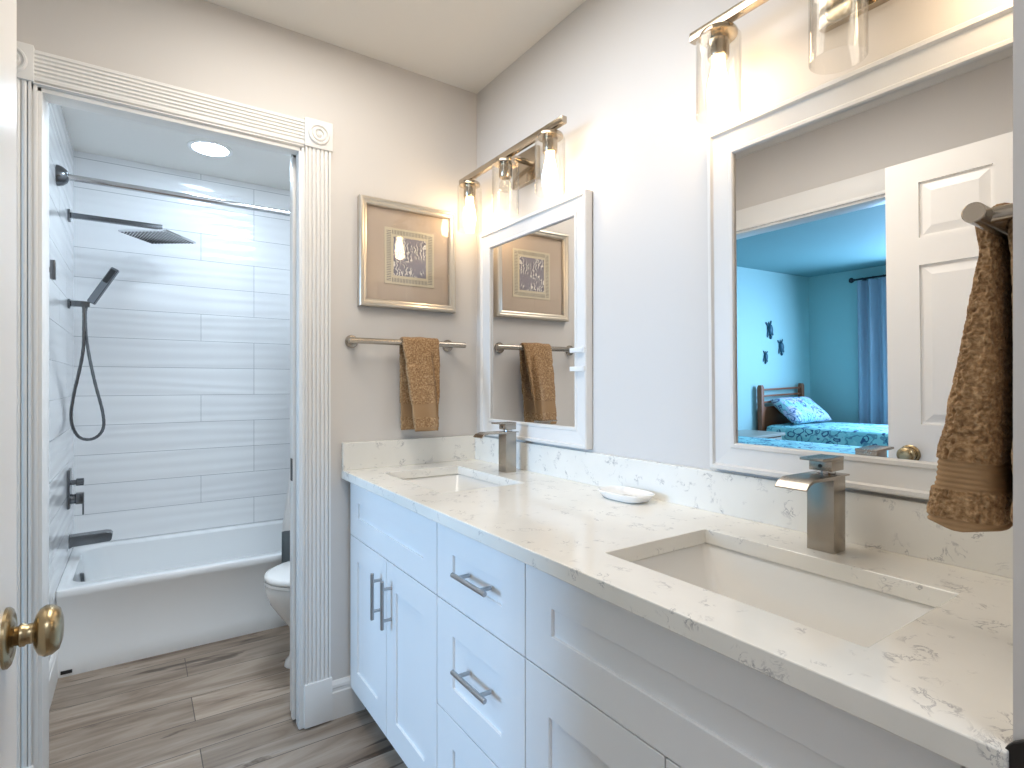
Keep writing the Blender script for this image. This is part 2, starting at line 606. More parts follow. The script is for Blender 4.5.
# ------------------------------------------------------------------ the setting
struct(MB().box(-5.1, 1.29, -1.6, 3.9, -0.06, 0).build('floor', M['floor'], smooth=False))
struct(MB().box(-0.6, 1.29, -1.6, 3.9, H, H + 0.06).build('ceiling', M['ceiling'], smooth=False))
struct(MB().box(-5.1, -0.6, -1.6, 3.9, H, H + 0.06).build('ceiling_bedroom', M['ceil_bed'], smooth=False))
struct(MB().box(W, W + 0.1, -1.6, 3.9, 0, H).build('wall_right', M['wall'], smooth=False))
struct(MB().box(-0.387, W, SB, BY + 0.1, 0, H).build('wall_shower_back', M['tile_x'], smooth=False))
struct(MB().box(SL - 0.1, SL, DB, SB, 0, H).build('wall_shower_left', M['wall'], smooth=False))
struct(MB().box(SL - 0.004, SL + 0.006, 2.62, SB, 0.153, H).build('wall_tile_left', M['tile_y'], smooth=False))
OX0, OX1, OZ = -0.2255, 0.466, 2.03      # shower doorway
b = MB()
b.plate(1, D, DB, [-0.5, OX0, OX1], [0, OZ + 0.03, H], {(1, 0)})
b.box(OX1, W, D, 2.056, 0, H); b.box(OX1, W, 2.100, DB, 0, H)
b.box(OX1 + 0.70, W, 2.056, 2.100, 0, H); b.box(OX1, OX1 + 0.70, 2.056, 2.100, OZ + 0.03, H)
struct(b.build('wall_end', M['wall'], smooth=False))
LY0, LY1 = 1.03, 2.000
b = MB()
b.plate(0, -0.6, LW, [-1.6, LY0, LY1, BY], [0, 2.03, H], {(1, 0)})
b.box(LW, SL - 0.1, DB, BY, 0, H)
struct(b.build('wall_left', M['wall'], smooth=False))
b = MB()
b.plate(1, 0.03, NW, [LW, -0.15, 0.626, W], [0, 2.04, H], {(1, 0)})
struct(b.build('wall_near', M['wall'], smooth=False))
struct(MB().box(BX - 0.1, -0.6, BY, BY + 0.1, 0, H).build('wall_bedroom_back', M['wall_bed'], smooth=False))
b = MB()
b.plate(0, BX - 0.1, BX, [-1.6, 1.2, 2.7, BY], [0, 0.9, 2.1, H], {(1, 1)})
struct(b.build('wall_bedroom_window', M['wall_bed'], smooth=False))
struct(MB().box(BX, W, -1.7, -1.6, 0, H).build('wall_hall', M['hall'], smooth=False))
# bedroom side skin of the left wall in bedroom paint
b = MB()
b.plate(0, -0.606, -0.6, [-1.6, LY0, LY1, BY], [0, 2.03, H], {(1, 0)})
struct(b.build('wall_bedroom_inner', M['wall_bed'], smooth=False))
# bedroom window
wn = struct(MB().plate(0, BX - 0.09, BX - 0.02, [1.2, 1.25, 1.925, 1.975, 2.65, 2.7], [0.9, 0.95, 2.05, 2.1], {(1, 1), (3, 1)}).build('window_1', M['trim'], smooth=False))
MB().box(BX - 0.06, BX - 0.055, 1.24, 2.66, 0.94, 2.06).build('pane', M['pane'], wn, smooth=False)


# fluted casings of the shower doorway
def flute_poly(u0, u1, v0, depth, n):
    """cross-section: flat back at v0, fluted face at v0 - depth"""
    pts = [(u0, v0), (u0, v0 - depth * 0.7), (u0 + 0.003, v0 - depth)]
    m0 = u0 + 0.010; wd = (u1 - u0 - 0.020) / n
    for k in range(n):
        a = m0 + wd * k
        pts += [(a + wd * 0.12, v0 - depth)]
        for q in range(1, 6):
            th = PI * q / 6
            pts.append((a + wd * (0.5 - 0.36 * math.cos(th)), v0 - depth + 0.0045 * math.sin(th)))
        pts += [(a + wd * 0.88, v0 - depth)]
    pts += [(u1 - 0.003, v0 - depth), (u1, v0 - depth * 0.7), (u1, v0)]
    return pts


def reed_poly(u0, u1, v0, depth, n):
    pts = [(u0, v0), (u0, v0 - depth)]
    m0 = u0 + 0.008; wd = (u1 - u0 - 0.016) / n
    pts.append((m0 - 0.0015, v0 - depth))
    for k in range(n):
        a = m0 + wd * k
        pts.append((a, v0 - depth + 0.0085))
        for q in range(1, 8):
            th = PI * q / 8
            pts.append((a + wd * (0.5 - 0.46 * math.cos(th)), v0 - depth + 0.006 - 0.0055 * math.sin(th)))
    pts.append((m0 + wd * n, v0 - depth + 0.0085))
    pts += [(u1 - 0.0065, v0 - depth), (u1, v0 - depth), (u1, v0)]
    return pts


CR0, CR1 = 0.482, 0.575
CL0, CL1 = -0.334, -0.241
CT0, CT1 = 2.047, 2.142
for k, (u0, u1) in enumerate(((CR0, CR1), (CL0, CL1))):
    o = MB().prism(reed_poly(u0 + 0.003, u1 - 0.003, D, 0.019, 5), 2, 0.155, CT0).build('trim_%d' % (k + 1), M['trim'], angle=25)
    struct(o)
hp = [(b_, a_) for (a_, b_) in flute_poly(CT0 + 0.003, CT1 - 0.003, D, 0.019, 6)]
struct(MB().prism(hp, 0, CL1, CR0).build('trim_3', M['trim'], angle=25))
for k, (u0, u1) in enumerate(((CR0, CR1), (CL0, CL1))):
    b = MB().box(u0 - 0.001, u1 + 0.003, D - 0.025, D, CT0 - 0.001, CT1 + 0.004, 0.003)
    c = ((u0 + u1) / 2, D - 0.025, (CT0 + CT1) / 2)
    b.lathe([(0.037, -0.001), (0.037, 0.003), (0.034, 0.008), (0.030, 0.008), (0.027, 0.001), (0.0235, 0.001), (0.021, 0.008), (0.017, 0.008), (0.014, 0.001), (0.011, 0.001), (0.009, 0.007), (0.004, 0.010), (0, 0.010)], c, (0, -1, 0), 40)
    struct(b.build('trim_%d' % (k + 4), M['trim'], angle=30))
for k, (u0, u1) in enumerate(((CR0, CR1), (CL0, CL1))):
    b = MB().box(u0 - 0.002, u1 + 0.002, D - 0.024, D, 0.006, 0.158, 0.003)
    struct(b.build('trim_%d' % (k + 6), M['trim']))
# jamb lining with stop beads of the shower doorway
b = MB()
for (x0, x1) in ((OX0 - 0.022, OX0),):
    b.box(x0, x1 + 0.004, D - 0.012, DB + 0.012, 0, OZ + 0.016, 0.002)
b.box(OX1 - 0.001, OX1 + 0.020, D - 0.012, 2.056, 0.004, OZ + 0.016, 0.002)
b.box(OX1 - 0.001, OX1 + 0.020, 2.100, DB + 0.012, 0.004, OZ + 0.016, 0.002)
b.box(OX0 - 0.02, OX1 + 0.02, D - 0.012, 2.056, OZ - 0.004, OZ + 0.018, 0.002)
b.box(OX0 - 0.02, OX1 + 0.02, 2.100, DB + 0.012, OZ + 0.026, OZ + 0.046, 0.002)
struct(b.build('trim_8', M['trim']))
# inner bead between casing and jamb (two small steps)
b = MB()
for (u0, u1) in ((OX1 + 0.006, CR0), (CL1, OX0 - 0.006)):
    lo, hi = min(u0, u1), max(u0, u1)
    b.box(lo, hi, D - 0.016, D, 0.155, CT0 + 0.002, 0.003)
b.box(CL1, CR0, D - 0.0162, D, OZ + 0.008, CT0 + 0.001, 0.003)
b.box(CL1, CR0, D - 0.021, D, OZ + 0.013, CT0 - 0.002, 0.003)
struct(b.build('trim_9', M['trim']))
# flat casing of the bedroom doorway on the bathroom side
b = MB()
b.box(LW, LW + 0.018, LY0 - 0.11, D - 0.001, 2.035, 2.148, 0.004)
b.box(LW, LW + 0.018, LY0 - 0.11, LY0 - 0.005, 0, 2.037, 0.004)
b.box(LW + 0.001, LW + 0.026, LY0 - 0.02, D - 0.001, 2.03, 2.046, 0.004)
b.box(-0.61, LW + 0.012, LY0 - 0.002, LY0 + 0.016, 0, 2.03, 0.002)
b.box(-0.61, LW + 0.012, LY1 - 0.016, LY1 + 0.002, 0, 2.03, 0.002)
b.box(-0.61, LW + 0.012, LY0 - 0.002, LY1 + 0.002, 2.018, 2.034, 0.002)
struct(b.build('trim_10', M['trim']))


def base_poly(v0, h):
    return [(v0, 0.0), (v0 - 0.014, 0.0), (v0 - 0.014, h - 0.04), (v0 - 0.011, h - 0.036), (v0 - 0.011, h - 0.026), (v0 - 0.013, h - 0.022), (v0 - 0.012, h - 0.012), (v0 - 0.006, h - 0.002), (v0, h)]


struct(MB().prism(base_poly(D, 0.135), 0, CR1, 0.70).build('baseboard_end', M['trim'], angle=25))
b = MB().loft([[(SL + (D - u), y, z) for u, z in base_poly(D, 0.15)] for y in (DB, 2.934)])
struct(b.build('baseboard_shower_left', M['trim'], angle=25))

# ------------------------------------------------------------------ entrance door (six panels) standing open on the left
DX0, DX1, DY0, DY1 = -0.169, -0.134, 0.165, 0.977
us = [DY0, DY0 + 0.112, DY0 + 0.335, DY1 - 0.335, DY1 - 0.112, DY1]
vs = [0.012, 0.24, 0.86, 1.02, 1.63, 1.735, 1.945, 2.035]
holes = {(i, j) for i in (1, 3) for j in (1, 3, 5)}
b = MB()
b.plate(0, DX1 - 0.010, DX1, us, vs, holes)
b.plate(0, DX0, DX0 + 0.010, us, vs, holes)
b.box(DX0 + 0.010, DX1 - 0.010, DY0, DY1, 0.012, 2.035)
for (i, j) in holes:
    for (xa, xb) in ((DX1 - 0.010, DX1 - 0.002), (DX0 + 0.010, DX0 + 0.002)):
        def ring(ins, x):
            return [(x, us[i] + ins, vs[j] + ins), (x, us[i + 1] - ins, vs[j] + ins), (x, us[i + 1] - ins, vs[j + 1] - ins), (x, us[i] + ins, vs[j + 1] - ins)]
        b.loft([ring(0.0, xa + (0.0005 if xb > xa else -0.0005)), ring(0.010, xa + (0.0005 if xb > xa else -0.0005)), ring(0.040, xb)], False, True)
door = struct(b.build('door_1', M['door'], smooth=False))
tag(door, 'white six-panel door standing open at left with brass knob', 'door')
KY, KZ = 0.902, 0.902
for sgn, xf in ((1, DX1), (-1, DX0)):
    kb = MB()
    kb.lathe([(0.011, 0.006), (0.0115, 0.012), (0.014, 0.014), (0.014, 0.018), (0.012, 0.020), (0.0125, 0.026), (0.020, 0.028), (0.0275, 0.032), (0.031, 0.038), (0.030, 0.045), (0.025, 0.0515), (0.015, 0.0545), (0.0, 0.0555)], (xf, KY, KZ), (sgn, 0, 0), 32)
    k = kb.build('door_knob', M['brass'], door, angle=50)
    k['label'] = 'antique brass door knob'
    MB().lathe([(0.036, -0.001), (0.036, 0.003), (0.033, 0.006), (0.028, 0.0075), (0.024, 0.006), (0.016, 0.009), (0, 0.009)], (xf, KY, KZ), (sgn, 0, 0), 32).build('rosette', M['brass'], k)
for z in (0.25, 1.05, 1.8):
    MB().cyl((DX1 - 0.002, DY0 - 0.008, z - 0.045), (DX1 - 0.002, DY0 - 0.008, z + 0.045), 0.007, bev=0.001).build('hinge', M['brass'], door)

# pocket door inside the end wall, its edge showing at the right jamb
pd = struct(MB().box(OX1 - 0.010, OX1 + 0.68, 2.063, 2.093, 0.012, OZ - 0.008, 0.002).build('door_2', M['door']))
MB().box(OX1 - 0.0125, OX1 - 0.0095, 2.066, 2.090, 0.865, 0.945, 0.001).build('edge_pull', M['black'], pd)

# strike plate on the near jamb
b = MB()
pts = []
for k in range(9):
    a = PI * k / 8
    pts.append((NW - 0.028 + 0.0, 0.0))
poly = [(NW - 0.05, 0.845), (NW - 0.002, 0.845), (NW + 0.006, 0.852)] + [(NW - 0.02 + 0.026 * math.cos(R_(a)), 0.888 + 0.024 * math.sin(R_(a))) for a in range(0, 91, 15)] + [(NW - 0.05, 0.912)]
b.prism(poly, 0, 0.6195, 0.6258)
o = b.build('strike_plate', M['bronze'], bev=0.001)
tag(o, 'black strike plate on the jamb at the lower right corner', 'strike plate')
move_origin(o, (0.619, 0.12, 0.845))

# ------------------------------------------------------------------ vanity cabinets
FX = 0.645      # face of doors and drawers
Z_T, Z_M, Z_L, Z_B = 0.862, 0.660, 0.380, 0.100
G = 0.0016      # half of the gap between fronts


def shaker(y0, y1, z0, z1, st, rl, name, parent):
    b = MB()
    y0 += G; y1 -= G; z0 += G; z1 -= G
    b.plate(0, FX, FX + 0.018, [y0, y0 + st, y1 - st, y1], [z0, z0 + rl, z1 - rl, z1], {(1, 1)})
    b.box(FX + 0.007, FX + 0.015, y0 + st - 0.003, y1 - st + 0.003, z0 + rl - 0.003, z1 - rl + 0.003)
    return b.build(name, M['cabinet'], parent, smooth=False, bev=0.0009)


def pull(parent, y, z, horiz):
    b = MB()
    L = 0.074
    bx = FX - 0.030
    if horiz:
        b.cyl((bx, y - L, z), (bx, y + L, z), 0.006, bev=0.001)
        for s in (-1, 1):
            b.cyl((bx, y + s * 0.048, z), (FX + 0.001, y + s * 0.048, z), 0.005)
    else:
        b.cyl((bx, y, z - L), (bx, y, z + L), 0.006, bev=0.001)
        for s in (-1, 1):
            b.cyl((bx, y, z + s * 0.048), (FX + 0.001, y, z + s * 0.048), 0.005)
    return b.build('handle', M['pull'], parent)


def carcass(y0, y1, parent):
    b = MB().box(FX + 0.020, W - 0.002, y0, y1, Z_B, 0.864)
    b.build('body', M['cabinet'], parent, smooth=False)
    MB().box(FX + 0.085, W - 0.002, y0, y1, 0.0, Z_B).build('toe_kick', M['toe'], parent, smooth=False)


Y0, Y1, Y2, Y3 = 0.190, 0.902, 1.298, 2.008
# open-topped carcass for the sinks: side, back and bottom panels
def sink_carcass(y0, y1, parent):
    b = MB()
    b.box(FX + 0.020, W - 0.002, y0, y0 + 0.016, Z_B, 0.864)
    b.box(FX + 0.020, W - 0.002, y1 - 0.016, y1, Z_B, 0.864)
    b.box(W - 0.012, W - 0.002, y0, y1, Z_B, 0.864)
    b.box(FX + 0.020, W - 0.002, y0, y1, Z_B, Z_B + 0.016)
    b.box(FX + 0.020, FX + 0.036, y0, y1, 0.80, 0.864)
    b.build('body', M['cabinet'], parent, smooth=False)
    MB().box(FX + 0.085, W - 0.002, y0, y1, 0.0, Z_B).build('toe_kick', M['toe'], parent, smooth=False)


def sink_cabinet(y0, y1, label):
    t = thing('sink_cabinet', label, 'cabinet', (FX + 0.27, (y0 + y1) / 2, 0), 'vanity cabinets under the worktop')
    sink_carcass(y0, y1, t)
    shaker(y0, y1, Z_M, Z_T, 0.083, 0.073, 'false_front', t)
    ym = (y0 + y1) / 2
    for (a, c, hy) in ((ym, y1, ym + 0.043), (y0, ym, ym - 0.043)):
        d = shaker(a, c, Z_B, Z_M, 0.075, 0.080, 'door', t)
        pull(d, hy, 0.536, False)
    return t


sink_cabinet(Y2, Y3, 'white shaker sink cabinet with two doors, nearest the shower doorway')
tr = sink_cabinet(Y0, Y1, 'white shaker sink cabinet under the nearer basin, its pulls out of view')
MB().box(FX + 0.004, FX + 0.022, NW + 0.002, Y0, Z_B, 0.864).build('filler', M['cabinet'], tr, smooth=False)
td = thing('drawer_cabinet', 'white shaker drawer cabinet between the two sink cabinets', 'cabinet', (FX + 0.27, (Y1 + Y2) / 2, 0), 'vanity cabinets under the worktop')
carcass(Y1, Y2, td)
for (z0, z1, hz) in ((Z_M, Z_T, 0.760), (Z_L, Z_M, 0.530), (Z_B, Z_L, 0.25)):
    d = shaker(Y1, Y2, z0, z1, 0.085, 0.073, 'drawer', td)
    pull(d, 1.083, hz, True)

# ------------------------------------------------------------------ countertop with two sink openings
CT = 0.897
CF = 0.614
SKR = (0.722, 1.018, 0.306, 0.752)
SKL = (0.722, 1.018, 1.425, 1.868)
t = thing('countertop', 'white quartz worktop with grey flecks and two sink cut-outs', 'countertop', (0.9, 1.08, CT - 0.03))
b = MB()
b.plate(2, CT - 0.030, CT, [CF, SKR[0], SKR[1], W - 0.001], [NW + 0.001, SKR[2], SKR[3], SKL[2], SKL[3], D - 0.001], {(1, 1), (1, 3)})
b.build('slab', M['quartz'], t, smooth=False, bev=0.0018)
MB().box(W - 0.021, W - 0.001, NW + 0.001, D - 0.001, CT, 0.997, 0.0015).build('backsplash', M['quartz'], t, smooth=False)
MB().box(CF + 0.001, W - 0.0212, D - 0.021, D - 0.001, CT, 0.997, 0.0015).build('backsplash', M['quartz'], t, smooth=False)


def sink(dims, label):
    x0, x1, y0, y1 = dims
    e = 0.007
    zc = CT - 0.0315
    t = thing('sink', label, 'sink', ((x0 + x1) / 2, (y0 + y1) / 2, zc - 0.14), 'undermount basins in the worktop')
    b = MB()
    R0 = [rr(x0 - 0.016, x1 + 0.016, y0 - 0.016, y1 + 0.016, 0.02, zc - 0.012), rr(x0 - 0.016, x1 + 0.016, y0 - 0.016, y1 + 0.016, 0.02, zc), rr(x0 - e, x1 + e, y0 - e, y1 + e, 0.012, zc),
          rr(x0 - e + 0.004, x1 + e - 0.004, y0 - e + 0.004, y1 + e - 0.004, 0.014, zc - 0.006),
          rr(x0 + 0.022, x1 - 0.022, y0 + 0.045, y1 - 0.045, 0.022, zc - 0.105), rr(x0 + 0.040, x1 - 0.040, y0 + 0.070, y1 - 0.070, 0.03, zc - 0.120), rr(x0 + 0.13, x1 - 0.13, y0 + 0.205, y1 - 0.205, 0.015, zc - 0.126)]
    b.loft(R0, False, True)
    b.loft([rr(x0 - 0.016, x1 + 0.016, y0 - 0.016, y1 + 0.016, 0.02, zc - 0.012), rr(x0 + 0.012, x1 - 0.012, y0 + 0.033, y1 - 0.033, 0.03, zc - 0.115), rr(x0 + 0.035, x1 - 0.035, y0 + 0.065, y1 - 0.065, 0.03, zc - 0.134)], False, True)
    b.build('basin', M['sink'], t, angle=30)
    MB().lathe([(0.024, -0.001), (0.024, 0.002), (0.018, 0.003), (0.017, 0.001), (0.006, 0.002), (0, 0.002)], ((x0 + x1) / 2, (y0 + y1) / 2, zc - 0.1255), (0, 0, 1), 24).build('drain', M['chrome'], t)
    return t


sink(SKR, 'nearer rectangular white undermount basin, largest in view')
sink(SKL, 'farther rectangular white undermount basin, below the small mirror')


# ------------------------------------------------------------------ faucets
def faucet(x, y, label):
    t = thing('faucet', label, 'faucet', (x, y, CT), 'square waterfall faucets')
    b = MB().box(x - 0.022, x + 0.022, y - 0.025, y + 0.025, CT, CT + 0.142, 0.0015)
    b.build('body', M['nickel'], t)
    # spout: flat tray, thin sheet with a turned-down lip
    zt = CT + 0.142
    poly = [(x + 0.030, zt), (x + 0.030, zt + 0.003), (x - 0.098, zt + 0.0035), (x - 0.116, zt - 0.002), (x - 0.126, zt - 0.012), (x - 0.124, zt - 0.0145), (x - 0.112, zt - 0.006), (x - 0.096, zt - 0.002), (x - 0.022, zt - 0.004), (x - 0.02, zt)]
    MB().prism(poly, 1, y - 0.029, y + 0.029).build('spout', M['nickel'], t, angle=20, bev=0.0006)
    h = MB()
    h.cyl((x + 0.002, y, zt + 0.003), (x + 0.002, y, zt + 0.010), 0.016, bev=0.001)
    h.build('collar', M['chrome'], t)
    h = MB()
    h.box(x - 0.022, x + 0.024, y - 0.021, y + 0.021, zt + 0.010, zt + 0.032, 0.0015)
    h.box(x - 0.055, x + 0.0245, y - 0.0215, y + 0.0215, zt + 0.031, zt + 0.036, 0.001)
    hh = h.build('handle', M['nickel'], t)
    MB().cyl((x - 0.0225, y, zt + 0.019), (x - 0.021, y, zt + 0.019), 0.0035).build('set_screw', M['black'], hh)
    return t


faucet(1.083, 0.530, 'square nickel waterfall faucet behind the nearer basin')
faucet(1.098, 1.645, 'square nickel waterfall faucet behind the farther basin')

# ------------------------------------------------------------------ soap dish
t0 = thing('soap_dish', 'white oval soap dish with flared rim on worktop', 'soap dish', (1.098, 1.085, CT))
b = MB()


def superring(cx, cy, a, c, z, n=40, p=2.9):
    pts = []
    for i in range(n):
        th = 2 * PI * i / n
        ct, st = math.cos(th), math.sin(th)
        pts.append((cx + a * math.copysign(abs(ct) ** (2 / p), ct), cy + c * math.copysign(abs(st) ** (2 / p), st), z))
    return pts


cx, cy = 1.100, 1.068
b.loft([superring(cx, cy, 0.036, 0.058, CT + 0.0005), superring(cx, cy, 0.042, 0.068, CT + 0.004), superring(cx, cy, 0.051, 0.080, CT + 0.019), superring(cx, cy, 0.0525, 0.082, CT + 0.0215), superring(cx, cy, 0.051, 0.080, CT + 0.023), superring(cx, cy, 0.045, 0.073, CT + 0.019), superring(cx, cy, 0.036, 0.062, CT + 0.009), superring(cx, cy, 0.015, 0.03, CT + 0.008)])
b.build('bowl', M['dish'], t0, angle=50)
b = MB()
for k in (-1, 0, 1):
    b.tube([(cx - 0.024, cy + k * 0.016, CT + 0.0095), (cx + 0.024, cy + k * 0.016, CT + 0.0095)], 0.0022, 8)
b.build('ridge', M['dish'], t0)


# ------------------------------------------------------------------ framed mirrors
def mirror(yc, hw, tilt, label, name='wall_mirror'):
    """root at the middle of the bottom edge on the wall; local x points into the room as negative"""
    z0, z1 = 1.072, 1.757
    fr_ = 0.066
    base = Vector((W, yc, z0 - fr_))
    t = thing(name, label, 'mirror', base, 'white framed vanity mirrors')
    prof = [(0.066, -0.0015), (0.066, -0.026), (0.063, -0.030), (0.055, -0.030), (0.052, -0.022), (0.013, -0.0175), (0.010, -0.021), (0.003, -0.021), (0.0, -0.017), (0.0, -0.009)]
    rings = []
    for (o_, x_) in prof:
        rings.append([(W + x_, yc - hw - o_, z0 - o_), (W + x_, yc + hw + o_, z0 - o_), (W + x_, yc + hw + o_, z1 + o_), (W + x_, yc - hw - o_, z1 + o_)])
    b = MB().loft(rings, False, False)
    b.build('frame', M['mframe'], t, smooth=False)
    MB().box(W - 0.0125, W - 0.002, yc - hw - 0.004, yc + hw + 0.004, z0 - 0.004, z1 + 0.004).build('glass', M['mirror'], t, smooth=False)
    t.rotation_euler = (0, -R_(tilt), 0)
    return t


mirror(0.524, 0.2565, 0.8, 'large white-framed mirror above the nearer basin, reflecting a bedroom')
ms = mirror(1.620, 0.258, 0.15, 'white-framed mirror above the farther basin, reflecting the picture')
for z in (1.320, 1.260):
    b = MB().box(W - 0.034, W - 0.022, 1.345 - 0.046, 1.345 + 0.024, z - 0.007, z + 0.008, 0.002)
    b.box(W - 0.034, W - 0.020, 1.345 - 0.044, 1.345 - 0.034, z - 0.009, z + 0.010, 0.002)
    o = b.build('clip', M['plastic'], ms)
    o['label'] = 'white plastic clip'


# ------------------------------------------------------------------ vanity lights
def vanity_light(yc, lit, label):
    zb = 2.020
    xb = 1.090
    t = thing('vanity_light', label, 'wall light', (W, yc, 1.94), 'three-light fixtures above the mirrors')
    b = MB().box(W - 0.020, W - 0.0005, yc - 0.075, yc + 0.075, 1.945, 2.065, 0.003)
    b.build('backplate', M['fixture'], t)
    MB().cyl((W - 0.021, yc, 2.03), (xb, yc, 2.03), 0.011).build('arm', M['fixture'], t)
    MB().box(xb - 0.010, xb + 0.010, yc - 0.330, yc + 0.330, zb, zb + 0.022, 0.002).build('bar', M['fixture'], t)
    for k, dy in enumerate((0.258, 0.0, -0.258)):
        y = yc + dy
        s = MB()
        s.lathe([(0, 2.021), (0.008, 2.021), (0.008, 2.012), (0.040, 2.010), (0.042, 2.006), (0.042, 2.000), (0.040, 1.998), (0.024, 1.996), (0.0235, 1.955), (0.0215, 1.951), (0.0, 1.951)], (xb, y, 0), (0, 0, 1), 28)
        s.build('socket', M['fixture'], t, angle=30)
        g = MB()
        ro, ri = 0.0485, 0.0462
        g.lathe([(0.026, 1.998), (ro - 0.004, 1.998), (ro, 1.994), (ro, 1.823), (ro - 0.001, 1.8215), (ri, 1.823), (ri, 1.992), (0.026, 1.9945)], (xb, y, 0), (0, 0, 1), 40)
        gs = g.build('shade', M['glass'], t, angle=40)
        gs['label'] = 'clear glass cylinder shade'
        bb = MB()
        if lit[k]:
            bb.lathe([(0.0, 1.840), (0.012, 1.842), (0.021, 1.850), (0.0245, 1.866), (0.0235, 1.886), (0.019, 1.910), (0.0145, 1.930), (0.0135, 1.951), (0, 1.951)], (xb, y, 0), (0, 0, 1), 24)
            o = bb.build('bulb', M['bulb'], t, angle=60)
            o['label'] = 'glowing warm bulb'
        else:
            bb.lathe([(0.0, 1.900), (0.010, 1.901), (0.019, 1.907), (0.023, 1.918), (0.021, 1.932), (0.0145, 1.944), (0.0135, 1.951), (0, 1.951)], (xb, y, 0), (0, 0, 1), 24)
            o = bb.build('bulb', M['clearbulb'], t, angle=60)
            o['label'] = 'unlit clear bulb'
    return t


vanity_light(1.645, (True, False, True), 'nickel three-light bar above the farther mirror, beside the corner')
vanity_light(0.512, (True, False, True), 'nickel three-light bar above the large near mirror, cut off by the photo')

# ------------------------------------------------------------------ picture on the end wall
PX0, PX1, PZ0, PZ1 = 0.675, 1.076, 1.503, 1.912
t = thing('picture_frame', 'champagne framed picture with tan mat and small square etching', 'picture', ((PX0 + PX1) / 2, D, PZ0))


def rect(x0, x1, z0, z1, y):
    return [(x0, y, z0), (x1, y, z0), (x1, y, z1), (x0, y, z1)]


def frame_rings(prof, x0, x1, z0, z1, yb):
    return [rect(x0 + o_, x1 - o_, z0 + o_, z1 - o_, yb - d_) for (o_, d_) in prof]


prof = [(0.0, 0.001), (0.0, 0.026), (0.003, 0.030), (0.010, 0.031), (0.016, 0.027), (0.022, 0.027), (0.027, 0.024), (0.029, 0.017), (0.029, 0.010)]
MB().loft(frame_rings(prof, PX0, PX1, PZ0, PZ1, D), False, False).build('frame', M['pframe'], t, smooth=False)
MB().box(PX0 + 0.006, PX1 - 0.006, D - 0.010, D - 0.001, PZ0 + 0.006, PZ1 - 0.006).build('mat_board', M['mat'], t, smooth=False)
QX0, QX1, QZ0, QZ1 = 0.776, 0.984, 1.597, 1.813
im = MB().box(QX0, QX1, D - 0.0125, D - 0.010, QZ0, QZ1, 0.0006).build('inner_mat', M['cream'], t, smooth=False)
MB().box(QX0 + 0.036, QX1 - 0.036, D - 0.0135, D - 0.012, QZ0 + 0.034, QZ1 - 0.034).build('etching', M['print'], t, smooth=False)
b = MB()
y_ = D - 0.0129
n = 30
for k in range(n):
    f_ = (k + 0.5) / n
    zz = QZ0 + 0.010 + f_ * (QZ1 - QZ0 - 0.020)
    for xx in (QX0 + 0.008, QX1 - 0.026):
        b.box(xx, xx + 0.018, y_, y_ + 0.0008, zz - 0.0011, zz + 0.0011)
    xx = QX0 + 0.010 + f_ * (QX1 - QX0 - 0.020)
    if 0.10 < f_ < 0.90:
        for zz in (QZ0 + 0.008, QZ1 - 0.024):
            b.box(xx - 0.0011, xx + 0.0011, y_, y_ + 0.0008, zz, zz + 0.016)
b.build('ink_border', M['ink'], t, smooth=False)
MB().box(PX0 + 0.026, PX1 - 0.026, D - 0.0185, D - 0.0170, PZ0 + 0.026, PZ1 - 0.026).build('glazing', M['pglass'], t, smooth=False)


# ------------------------------------------------------------------ towel bars
def towel_bar(x0, x1, wall, sgn, z, label):
    """bar along X in front of a wall at y=wall; sgn = direction out of the wall"""
    t = thing('towel_bar', label, 'towel bar', ((x0 + x1) / 2, wall, z), 'round nickel towel bars')
    yb = wall + sgn * 0.062
    MB().cyl((x0, yb, z), (x1, yb, z), 0.011, bev=0.0012, seg=32).build('bar', M['nickel'], t)
    for x in (x0 + 0.030, x1 - 0.050):
        MB().cyl((x, wall + sgn * 0.001, z), (x, yb - sgn * 0.004, z), 0.0085).build('post', M['nickel'], t)
        MB().lathe([(0.0, 0.0005), (0.024, 0.0005), (0.024, 0.006), (0.021, 0.010), (0.011, 0.012), (0, 0.012)], (x, wall, z), (0, sgn, 0), 28).build('flange', M['nickel'], t)
    return t


towel_bar(0.622, 1.100, D, -1, 1.369, 'nickel towel bar below the picture')
towel_bar(0.748, 1.13, NW, 1, 1.398, 'nickel towel bar at right edge, close to the viewer')


